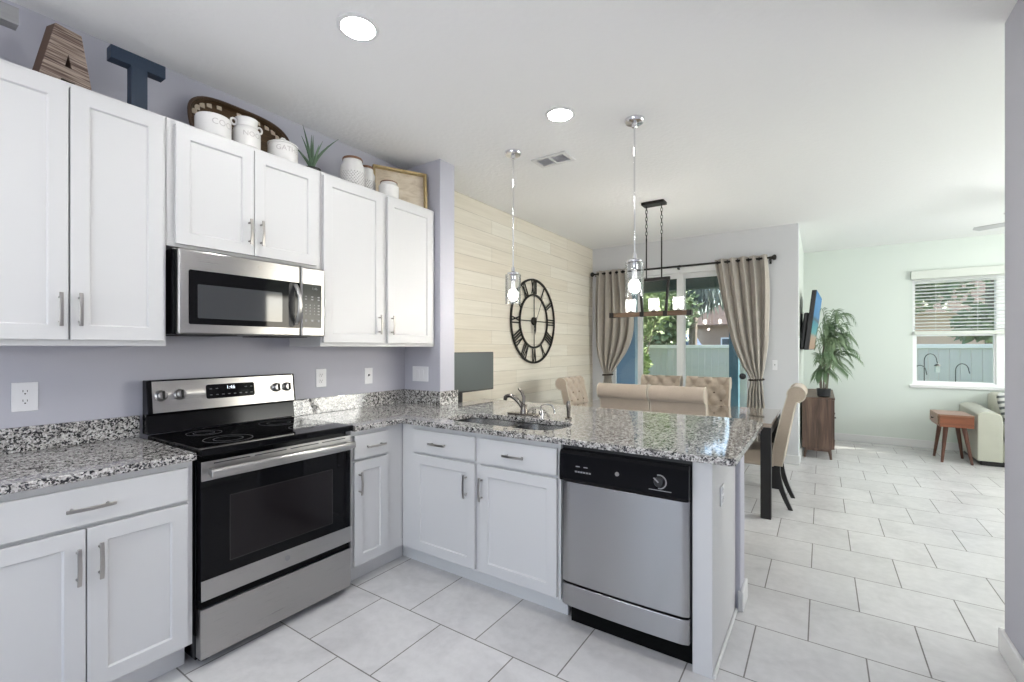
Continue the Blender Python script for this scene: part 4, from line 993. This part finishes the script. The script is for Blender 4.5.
# ================================================================== CURTAINS
RY = 5.30; RZ = 2.405
t = thing('curtain_rod', 'long black curtain rod with round finials above the sliding door', 'curtain rod', (1.2, RY, RZ))
obj('pole', B().tube([(.085, RY, RZ), (2.30, RY, RZ)], .0125, 12), 'iron', t)
for x, s_ in ((.083, -1), (2.302, 1)): obj('finial', B().lathe([(.0125, 0), (.018, s_*.006), (.02, s_*.012), (.030, s_*.022), (.034, s_*.036), (.026, s_*.052), (0, s_*.058)], (x, RY, RZ), 16, 'x'), 'iron', t)
for x in (.10, 1.245, 2.29): obj('bracket', B().box(x-.008, x+.008, RY+.0, YB-.0005, RZ-.035, RZ-.0135).box(x-.012, x+.012, YB-.006, YB-.0005, RZ-.06, RZ+.03), 'iron', t, smooth=False)
def curtain(label, edges, nf, flip):
    t = thing('curtain', label, 'curtain', ((edges[0][1]+edges[0][2])/2, RY, 0))
    zs = [e[0] for e in edges]
    def interp(z):
        for i in range(len(edges)-1):
            a, b_ = edges[i], edges[i+1]
            if b_[0] <= z <= a[0]:
                u = (a[0]-z)/(a[0]-b_[0]); p_ = edges[max(i-1, 0)]; n_ = edges[min(i+2, len(edges)-1)]
                def cr(j):
                    return .5*(2*a[j]+(b_[j]-p_[j])*u+(2*p_[j]-5*a[j]+4*b_[j]-n_[j])*u*u+(3*a[j]-p_[j]-3*b_[j]+n_[j])*u**3)
                return cr(1), cr(2)
        return edges[-1][1], edges[-1][2]
    W0 = edges[0][2]-edges[0][1]; ztie = 0.97
    def fn(u, v):
        z = edges[0][0]+(edges[-1][0]-edges[0][0])*v; x0, x1 = interp(z); w_ = (x1-x0)
        amp = .050*(1 if v < .02 else 1)*(.55+.45*w_/W0); ph = 2*PI*nf*u
        k = w_/W0
        fold = math.sin(ph)+.22*math.sin(2.3*ph+1.1*v*3)
        tie = math.exp(-((z-ztie)/.10)**2)
        y = RY-.004+amp*(1-.62*tie)*fold*(1 if z < RZ-.06 else 1)
        x = x0+w_*u+.010*math.sin(ph*2+v*5)*(1-tie)*k
        return (x, y, z)
    b = B(); b.grid(nf*14, 60, fn)
    obj('fabric', b, 'curtain', t, solid=.003, angle=180)
    x0, x1 = interp(ztie); q = B(); n_ = 28
    obj('tieback', B().tube([((x0+x1)/2+((x1-x0)/2+.012)*math.cos(2*PI*k/n_), RY-.004+.038*math.sin(2*PI*k/n_), ztie+.006*math.cos(2*PI*k/n_)) for k in range(n_)], .011, 8, closed=True), 'strap', t, label='dark cord tieback')
    q = B()
    for k in range(nf*2):
        u = (k+.5)/(nf*2)*1.0; x = edges[0][1]+W0*(u)
        q.tube([(x+.000, RY+.021*math.cos(2*PI*j/14), RZ+.021*math.sin(2*PI*j/14)) for j in range(14)], .004, 6, closed=True)
    obj('grommets', q, 'iron', t); return t
curtain('taupe curtain tied back at the left of the sliding door', [(2.445, .115, .575, False), (2.1, .09, .625, False), (1.75, .085, .655, False), (1.5, .09, .635, False), (1.3, .11, .56, False), (1.1, .17, .43, False), (.97, .225, .345, False), (.85, .21, .36, False), (.04, .11, .43, False)], 5, 1)
curtain('taupe curtain tied back at the right of the sliding door', [(2.445, 1.69, 2.265, False), (2.15, 1.73, 2.28, False), (1.85, 1.785, 2.28, False), (1.60, 1.835, 2.275, False), (1.41, 1.885, 2.27, False), (1.13, 1.995, 2.24, False), (.97, 2.085, 2.215, False), (.85, 2.065, 2.225, False), (.04, 1.99, 2.30, False)], 5, -1)

# ================================================================== LIVING ROOM
t = thing('media_console', 'dark walnut media console with tapered legs against the television wall', 'cabinet', (2.76, 6.55, 0))
KX0, KX1, KY0, KY1 = 2.592, 2.922, 5.86, 7.25
kb = B(); kb.box(KX0, KX1-.02, KY0, KY0+.025, .125, .722).box(KX0, KX1-.02, KY1-.025, KY1, .125, .722).box(KX0, KX1-.02, KY0+.025, KY1-.025, .125, .15).box(KX0, KX0+.012, KY0+.025, KY1-.025, .15, .722)
obj('body', kb, 'walnut', t, smooth=False)
obj('cabinet_top', B().box(KX0, KX1+.004, KY0-.005, KY1+.005, .7225, .745), 'walnut', t, bev=.003, smooth=False)
for i in range(3):
    y0 = KY0+.004+i*.4627; o = obj('door', B().box(KX1-.0195, KX1, y0, y0+.459, .128, .719), 'walnut', t, bev=.002, smooth=False)
    obj('knob', B().lathe([(.006, KX1+.0005), (.006, KX1+.012), (.012, KX1+.02), (0, KX1+.024)], (0, y0+.42, .46), 14, 'x'), 'iron', o)
for x, y, dx, dy in ((KX0+.04, KY0+.05, -.012, -.025), (KX1-.05, KY0+.05, .015, -.025), (KX0+.04, KY1-.05, -.012, .025), (KX1-.05, KY1-.05, .015, .025)):
    obj('leg', B().tube([(x, y, .1245), (x+dx, y+dy, .0005)], [.02, .012], 12), 'walnut', t)
obj('plinth_rail', B().box(KX0+.03, KX1-.04, KY0+.03, KY0+.05, .09, .1245), 'walnut', t, smooth=False)
# television
t = thing('television', 'wall-mounted television showing a blue beach picture, seen edge-on', 'television', (2.75, 6.35, 1.685))
def tvp(x, y, z): k = (y-5.75)/1.2; return (2.706+x+.05*k+.115*(z-1.685), y, z)
obj('wall_bracket', B().box(XS+.0005, XS+.012, 6.22, 6.48, 1.55, 1.80), 'iron', t, smooth=False)
obj('mount_arm', B().tube([(XS+.0125, 6.35, 1.66), (2.59, 6.32, 1.66), (2.602, 6.35, 1.66)], .018, 8), 'iron', t)
obj('housing', B(lambda p: tvp(*p)).box(-.05, -.0005, 5.75, 6.95, 1.325, 2.045), 'plasticblack', t, bev=.006, smooth=False)
obj('rear_cover', B(lambda p: tvp(*p)).box(-.105, -.0505, 5.80, 6.90, 1.33, 1.78), 'plasticblack', t, bev=.015, smooth=False)
obj('screen', B(lambda p: tvp(*p)).box(-.0003, .0012, 5.758, 6.942, 1.337, 2.037), 'tvpicture', t, smooth=False)
# potted palm
PX, PY = 2.815, 5.975
t = thing('potted_palm', 'leafy potted palm standing on the walnut media console', 'plant', (PX, PY, .7455))
obj('pot', B().lathe([(.055, .7457), (.07, .76), (.075, .845), (.078, .85), (.068, .85), (.064, .82), (0, .818)], (PX, PY, 0), 24), 'pot', t)
rnd = random.Random(5)
stems = [(-.03, .02), (.03, -.02), (.02, .03), (-.02, -.03), (.0, .0)]
fr_i = 0
for si, (sx, sy) in enumerate(stems):
    top = (PX+sx*1.6+.03, PY+sy*1.5-.03, 1.12+.085*si)
    obj('stem', B().tube([(PX+sx, PY+sy, .8185), (PX+sx*1.5, PY+sy*1.3, 1.0), top], [.010, .008, .006], 8), 'bark', t)
    for k in range(16):
        a = 2*PI*(k/16)+si*.6; ln = rnd.uniform(.19, .31); rise = rnd.uniform(.18, .42) if k % 2 else rnd.uniform(-.04, .16)
        dx, dy = math.cos(a), math.sin(a)*.75
        if dx < 0: dx *= .35
        if dy > 0 : dy *= .15
        pts = []
        for j in range(9):
            u = j/8; pts.append(Vector((top[0]+dx*ln*u, top[1]+dy*ln*u, top[2]+rise*math.sin(PI*.62*u)*1.05-.12*u*u)))
        b = B(); b.tube(pts, [.004]*8+[.0012], 5)
        for j2 in range(3, 17):
            j = (j2+1)//2
            for s_ in (-1, 1):
                p = pts[j].lerp(pts[j-1], .5*(j2 % 2)); tn = (pts[j]-pts[j-1]).normalized(); sd_ = tn.cross(Vector((0, 0, 1)))
                if sd_.length < .1: sd_ = Vector((1, 0, 0))
                sd_.normalize(); L_ = .115*(1-.45*abs(j/8-.5)); d_ = (tn*.8+sd_*s_*.75+Vector((0, 0, -.28))).normalized(); n_ = d_.cross(tn).normalized()
                wv = d_.cross(n_).normalized()*.0065; m_ = p+d_*L_*.45; e_ = p+d_*L_+Vector((0, 0, -.03))
                lo_x = min(p.x, e_.x, m_.x)
                if lo_x < XS+.03 or (lo_x < 2.80 and max(p.z, e_.z) > 1.28): continue
                if max(p.y, e_.y) > 6.06: continue
                vs = [b.v(*p), b.v(*(m_+wv)), b.v(*e_), b.v(*(m_-wv))]; b.f(vs)
        obj('frond', b, 'palmleaf', t, recalc=False, smooth=False)
# end table
t = thing('end_table', 'small reddish-brown end table on splayed legs beside the sofa', 'side table', (4.07, 6.68, 0))
EX0, EX1, EY0, EY1 = 3.93, 4.235, 6.42, 6.93
eb = B(); eb.box(EX0+.012, EX1, EY0, EY1, .425, .445).box(EX0+.012, EX1, EY0, EY0+.016, .445, .553).box(EX0+.012, EX1, EY1-.016, EY1, .445, .553).box(EX1-.016, EX1, EY0+.016, EY1-.016, .445, .553)
obj('body', eb, 'cherry', t, smooth=False); obj('top', B().box(EX0-.002, EX1+.002, EY0-.002, EY1+.002, .5535, .570), 'tabletopbrown', t, bev=.003, smooth=False, label='paler brown top')
o = obj('drawer', B().box(EX0-.004, EX0+.0115, EY0+.018, EY1-.018, .447, .551), 'tabletopbrown', t, bev=.002, smooth=False)
obj('knob', B().lathe([(.006, EX0-.0045), (.006, EX0-.015), (.013, EX0-.022), (0, EX0-.027)], (0, 6.68, .50), 14, 'x'), 'iron', o)
for x, y, dx, dy in ((EX0+.08, EY0+.09, -.045, -.03), (EX1-.07, EY0+.09, .075, -.03), (EX0+.08, EY1-.09, -.06, .02), (EX1-.07, EY1-.09, .06, .02)):
    obj('leg', B().tube([(x, y, .4245), (x+dx*.85, y+dy, .0005)], [.024, .013], 12), 'cherrydark', t)
# sofa
t = thing('sofa', 'pale sage fabric sofa with a dark plinth under the living-room window', 'sofa', (5.2, 6.95, 0))
obj('plinth', B().box(4.31, 6.2, 6.54, 7.32, .0005, .055), 'blackwood', t, bev=.01, smooth=False)
obj('base', B().box(4.49, 6.0, 6.52, 7.34, .0555, .28), 'sofa', t, bev=.015)
for x0, x1 in ((4.275, 4.485), (6.005, 6.22)):
    pr_ = [(x0, .0555), (x1, .0555), (x1+.0, .50), (x1-.01, .585), (x1-.06, .615), (x0+.04, .615), (x0, .585)]
    obj('arm', B().hexa([(x, 6.50, z) for x, z in pr_], [(x, 7.34, z+(.035 if z > .5 else 0)) for x, z in pr_]), 'sofa', t, bev=.010, seg=3)
for i in range(2):
    x0 = 4.525+i*.74; obj('seat_cushion', B().box(x0, x0+.735, 6.49, 7.10, .2805, .45), 'sofa', t, bev=.05, seg=4)
    obj('back_cushion', B().hexa([(x0, 7.105, .4505), (x0+.735, 7.105, .4505), (x0+.735, 7.335, .4505), (x0, 7.335, .4505)], [(x0, 7.2, .80), (x0+.735, 7.2, .80), (x0+.735, 7.335, .80), (x0, 7.335, .80)]), 'sofa', t, bev=.05, seg=4)
def cushion(name, label, x, y, z, w_, h_, th, rz, tilt, m):
    b = B()
    def fn(sd):
        def f_(u, v):
            a, c_ = 2*u-1, 2*v-1; e = (1-a**4)*(1-c_**4); pin = 1-.06*(a*a*c_*c_)
            return (a*w_/2*pin, sd*th/2*e**.5, c_*h_/2*pin)
        return f_
    b.grid(14, 14, fn(1)); b.grid(14, 14, fn(-1)); bmesh.ops.remove_doubles(b.bm, verts=b.bm.verts, dist=1e-4)
    o = obj(name, b, m, angle=80); o.location = (x, y, z); o.rotation_euler = (tilt, 0, rz); return tag(o, label, 'pillow')
cushion('throw_pillow', 'grey striped throw pillow leaning in the corner of the sofa', 4.635, 6.86, .655, .40, .36, .11, .95, -.25, 'pillow1')
cushion('throw_pillow', 'white throw pillow in front of the striped pillow on the sofa', 5.02, 6.84, .615, .36, .28, .11, .1, -.35, 'pillow2')
# blind
t = thing('window_blind', 'white slatted blind half drawn over the living-room window', 'blind', (4.72, YL, 1.9))
BX0, BX1 = 3.86, 4.755
obj('valance', B().box(3.80, 5.64, YL-.055, YL-.001, 2.275, 2.385), 'blindbeige', t, bev=.004, smooth=False)
for x0, x1 in ((WX0+.012, WX1-.012),):
    q = B(); n_ = 16
    for k in range(n_):
        z = 1.595+k*(2.262-1.595)/(n_-1)
        q.hexa([(x0, YL-.048, z+.004), (x1, YL-.048, z+.004), (x1, YL-.004, z-.006), (x0, YL-.004, z-.006)], [(x0, YL-.048, z+.0065), (x1, YL-.048, z+.0065), (x1, YL-.004, z-.0035), (x0, YL-.004, z-.0035)])
    obj('slats', q, 'slat', t, smooth=False)
    obj('bottom_rail', B().box(x0, x1, YL-.05, YL-.004, 1.525, 1.572), 'blindbeige', t, bev=.003, smooth=False)
    for x in (4.05, 4.45, 5.0, 5.4): obj('ladder_cord', B().box(x-.0015, x+.0015, YL-.051, YL-.0495, 1.572, 2.275), 'slat', t, smooth=False)
# ceiling fan
FX, FY = 4.62, 5.35
t = thing('ceiling_fan', 'white ceiling fan whose blade tip shows by the right wall', 'fan', (FX, FY, ZC))
obj('mount', B().lathe([(.07, ZC-.0005), (.07, ZC-.03), (.02, ZC-.05), (.012, ZC-.05), (.012, 2.62), (.10, 2.60), (.11, 2.52), (.06, 2.47), (0, 2.465)], (FX, FY, 0), 24), 'nickel', t)
for k in range(5):
    a = math.radians(151)+2*PI*k/5; ca, sa = math.cos(a), math.sin(a)
    def bl(u, v, z): return (FX+u*ca-v*sa, FY+u*sa+v*ca, z+v*.12)
    obj('blade', B().hexa([bl(.112, -.04, 2.548), bl(.60, -.065, 2.548), bl(.63, 0, 2.548), bl(.60, .065, 2.548), bl(.112, .04, 2.548)], [bl(.112, -.04, 2.555), bl(.60, -.065, 2.555), bl(.63, 0, 2.555), bl(.60, .065, 2.555), bl(.112, .04, 2.555)]), 'wicker', t, smooth=False)

# ================================================================== OUTSIDE
ZG = -.40
struct('ground', B().box(-40, 45, YL+.6, 80, ZG-.2, ZG), 'lawn', smooth=False)
struct('patio_slab', B().box(-3, XS-.15, YB+.15, 8.15, -.15, -.02), 'concrete', smooth=False)
struct('patio_roof', B().box(-3.2, XS-.151, YB+.151, 9.4, 2.80, 2.95).box(XS-.151, 3.3, 8.25, 9.4, 2.80, 2.95), 'patiobeam', smooth=False)  # patio roof, extended out of view to block sun on the teal column
struct('roof_eave', B().box(XS-.151, 6.6, YL+.151, YL+.50, 2.44, 2.56), 'trim', smooth=False)
struct('added_sun_block', B().box(6.601, 8.7, 1.9, 9.5, 2.62, 2.74), 'trim', smooth=False)  # unseen slab added to keep direct sun out of the side window
struct('patio_beam', B().box(-3.2, XS-.151, 7.9, 8.1, 2.42, 2.80), 'patiobeam', smooth=False)
struct('patio_column', B().box(-.62, -.20, 7.85, 8.12, -.02, 2.42), 'patioblue', smooth=False)
struct('patio_column', B().box(1.455, 1.60, 7.9, 8.1, -.02, 2.42), 'patioteal', smooth=False)
t = thing('fence', 'long white vinyl privacy fence beyond the glass doors and window', 'fence', (0, 11, ZG))
fy, fz = 11.0, 1.42
fp = B()
for k in range(150):
    x = -9+k*.15; fp.box(x+.003, x+.147, fy-.012, fy+.012, ZG+.08, fz-.08)
obj('boards', fp, 'fence', t, smooth=False)
obj('rail', B().box(-9, 13.5, fy-.04, fy+.04, fz-.08, fz), 'vinyl', t, bev=.006, smooth=False); obj('rail', B().box(-9, 13.5, fy-.04, fy+.04, ZG+.01, ZG+.08), 'fence', t, smooth=False)  # top rail in whiter vinyl than the boards, imitating sunlight on it
for k in range(10):
    x = -8.4+k*2.44; p_ = obj('post', B().box(x-.065, x+.065, fy-.065, fy+.065, ZG, fz+.02), 'fence', t, smooth=False)
    obj('post_cap', B().hexa([(x-.075, fy-.075, fz+.0205), (x+.075, fy-.075, fz+.0205), (x+.075, fy+.075, fz+.0205), (x-.075, fy+.075, fz+.0205)], [(x-.02, fy-.02, fz+.06), (x+.02, fy-.02, fz+.06), (x+.02, fy+.02, fz+.06), (x-.02, fy+.02, fz+.06)]), 'fence', p_, smooth=False)
def foliage(name, parent, blobs, n, size, m, seed, droop=False):
    r_ = random.Random(seed); b = B()
    for i in range(n):
        c_ = r_.choice(blobs); v_ = Vector((r_.gauss(0, 1), r_.gauss(0, 1), r_.gauss(0, 1)))
        v_ = v_.normalized()*(r_.random()**.4)
        p = Vector(c_[0])+Vector((v_.x*c_[1][0], v_.y*c_[1][1], v_.z*c_[1][2]))
        a = Vector((r_.gauss(0, 1), r_.gauss(0, 1), r_.gauss(0, .6))).normalized()
        if droop: a = Vector((r_.gauss(0, .15), r_.gauss(0, .15), -1)).normalized()
        s_ = a.cross(Vector((r_.gauss(0, 1), r_.gauss(0, 1), r_.gauss(0, 1)))).normalized(); L_ = size*r_.uniform(.7, 1.4); w_ = L_*(.08 if droop else .28)
        b.f([b.v(*p), b.v(*(p+a*L_*.5+s_*w_)), b.v(*(p+a*L_)), b.v(*(p+a*L_*.5-s_*w_))])
    return obj(name, b, m, parent, smooth=False, recalc=False)
def tree(name, label, base, h, blobs, n, size, m, seed, trunk=.1, extra=None):
    t = thing(name, label, 'tree', base)
    q = B(); q.tube([(base[0], base[1], base[2]), (base[0]+.05, base[1], base[2]+h*.5), (base[0], base[1], base[2]+h)], [trunk, trunk*.8, trunk*.5], 8)
    obj('trunk', q, 'bark', t)
    foliage('crown', t, blobs, n, size, m, seed)
    if extra: extra(t)
    return t
t = thing('garden_shrub', 'sunlit green shrub in front of the fence behind the left glass pane', 'shrub', (-1.05, 10.2, ZG))
q = B()
for k in range(6):
    a = k*1.05; q.tube([(-1.05, 10.2, ZG), (-1.05+.25*math.cos(a), 10.2+.2*math.sin(a), .9), (-1.05+.55*math.cos(a), 10.2+.35*math.sin(a), 2.0)], [.03, .02, .008], 6)
obj('stem', q, 'bark', t)
foliage('leaves', t, [((-1.35, 10.2, 1.9), (.85, .5, .6)), ((-.85, 10.2, 2.3), (.75, .5, .7)), ((-.85, 10.1, 1.0), (.16, .3, .45))], 3600, .12, 'leafA', 3)
tree('garden_tree', 'tall leafy tree beyond the fence behind the left glass pane', (-2.6, 13.5, ZG), 4, [((-2.6, 13.5, 3.6), (1.8, 1.2, 1.7)), ((-1.6, 13.8, 2.6), (1.3, 1, 1.2)), ((-3.2, 13.6, 2.2), (1.2, 1, 1)), ((-2.0, 13.4, 1.9), (1.4, .8, .8)), ((-1.4, 13.5, 2.4), (.95, .6, 1.1))], 11000, .19, 'leafB', 4, .14)
tree('garden_tree', 'tall trunk hung with grey moss behind the right glass pane', (-.85, 15.5, ZG), 7.5, [((-.85, 15.5, 6.6), (1.8, 1, 1.2)), ((-.2, 15.3, 5.2), (.8, .8, .6))], 1800, .25, 'leafB', 6, .16,
     lambda t: foliage('hanging_moss', t, [((-.9, 15.4, 4.2), (.5, .4, 1.0)), ((.3, 15.2, 4.6), (1.0, .5, .5)), ((-1.2, 15.4, 3.0), (.25, .3, .8)), ((-.4, 15.2, 3.3), (.7, .4, .6))], 1500, .40, 'moss', 8, True))
tree('garden_tree', 'bushy tree beyond the fence, seen through the blind of the living-room window', (6.2, 15, ZG), 4.5, [((6.2, 15, 4.0), (2.6, 1.4, 1.8)), ((4.6, 15.3, 3.2), (1.2, 1, 1)), ((8, 15.2, 3.6), (1.5, 1, 1.3)), ((6.1, 14.2, 1.9), (.7, .4, .35))], 4200, .25, 'leafB', 9, .15)
def house(label, x0, x1, y0, y1, zw, zr, m):
    t = thing('neighbour_house', label, 'house', ((x0+x1)/2, (y0+y1)/2, ZG))
    obj('wall', B().box(x0, x1, y0, y1, ZG, zw), m, t, smooth=False)
    e = .5; ym = (y0+y1)/2; h_ = (y1-y0)/2
    q = B(); lo = [q.v(x0-e, y0-e, zw), q.v(x1+e, y0-e, zw), q.v(x1+e, y1+e, zw), q.v(x0-e, y1+e, zw)]; r1, r2 = q.v(x0+h_*.8, ym, zr), q.v(x1-h_*.8, ym, zr)
    for f_ in ((lo[0], lo[1], r2, r1), (lo[2], lo[3], r1, r2), (lo[1], lo[2], r2), (lo[3], lo[0], r1), (lo[3], lo[2], lo[1], lo[0])): q.f(list(f_))
    obj('roof', q, 'shingle', t, smooth=False)
    for x in (x0+(x1-x0)*.3, x0+(x1-x0)*.7):
        o = obj('window', B().box(x-.5, x+.5, y0-.04, y0-.001, .6, 1.8), 'vinyl', t, smooth=False); obj('window_pane', B().box(x-.44, x+.44, y0-.045, y0-.0405, .66, 1.74), 'screen', o, smooth=False)
    return t
house('tan house with brown hip roof behind the right glass pane', -1.9, 3.2, 21, 27, 2.35, 4.6, 'stuccotan')
house('pinkish house beyond the fence behind the living-room window', 4.4, 15, 18, 26, 2.4, 5.0, 'stuccopink')
t = thing('parked_car', 'dull blue parked car glimpsed over the fence', 'car', (-1.75, 17.6, ZG+.25))
struct('driveway', B().box(-8, 6, 16.3, 19.2, ZG-.1, ZG+.25), 'concrete', smooth=False)
def cp(x, y, z): return (-1.9+x, 17.6+y, ZG+.25+z)
q = B(); pr_ = [(-2.1, .3), (2.1, .3), (2.15, .75), (1.95, .95), (1.1, 1.02), (.55, 2.0), (-1.7, 2.05), (-2.1, 1.1)]
q.prism(pr_, lambda u, v, w: cp(u, w, v), -.85, .85); body = obj('body', q, 'carblue', t, bev=.08, seg=3)
obj('side_window', B().prism([(-1.5, 1.25), (.6, 1.25), (.3, 1.85), (-1.45, 1.88)], lambda u, v, w: cp(u, w, v), -.875, -.855), 'screen', t, smooth=False)
for x in (-1.3, 1.3): obj('wheel', B().lathe([(.0, -.98), (.2, -.98), (.34, -.95), (.34, -.78), (.0, -.78)], cp(x, .1, .34), 24, 'y'), 'plasticblack', t)
# shepherd hooks by the living-room window
hk = None
for i, (x, h_) in enumerate(((4.20, 1.06), (4.36, 1.27), (4.76, 1.10))):
    lab = ['lower black shepherd hook outside the window, leftmost of three', 'tallest black shepherd hook outside the window, holding a lantern', 'black shepherd hook outside the window, nearest the right wall'][i]
    hy = 10.4-.12*(i != 1); t = thing('shepherd_hook', lab, 'garden hook', (x, hy, ZG))
    zt = h_
    pts = [(x, hy, ZG), (x, hy, zt-.15)]+[(x+.085-.085*math.cos(PI*k/8), hy, zt-.15+.12*math.sin(PI*k/8)) for k in range(1, 9)]+[(x+.18, hy, zt-.20)]
    obj('rod', B().tube(pts, .007, 6), 'iron', t)
t = thing('garden_lantern', 'small lantern hanging from the tallest hook outside the window', 'lantern', (4.54, 10.4, .80))
obj('cage', B().box(4.51, 4.57, 10.37, 10.43, .90, 1.02), 'trim', t, smooth=False); obj('cap', B().lathe([(.055, 1.0205), (.02, 1.055), (.006, 1.062)], (4.54, 10.4, 0), 12), 'iron', t)
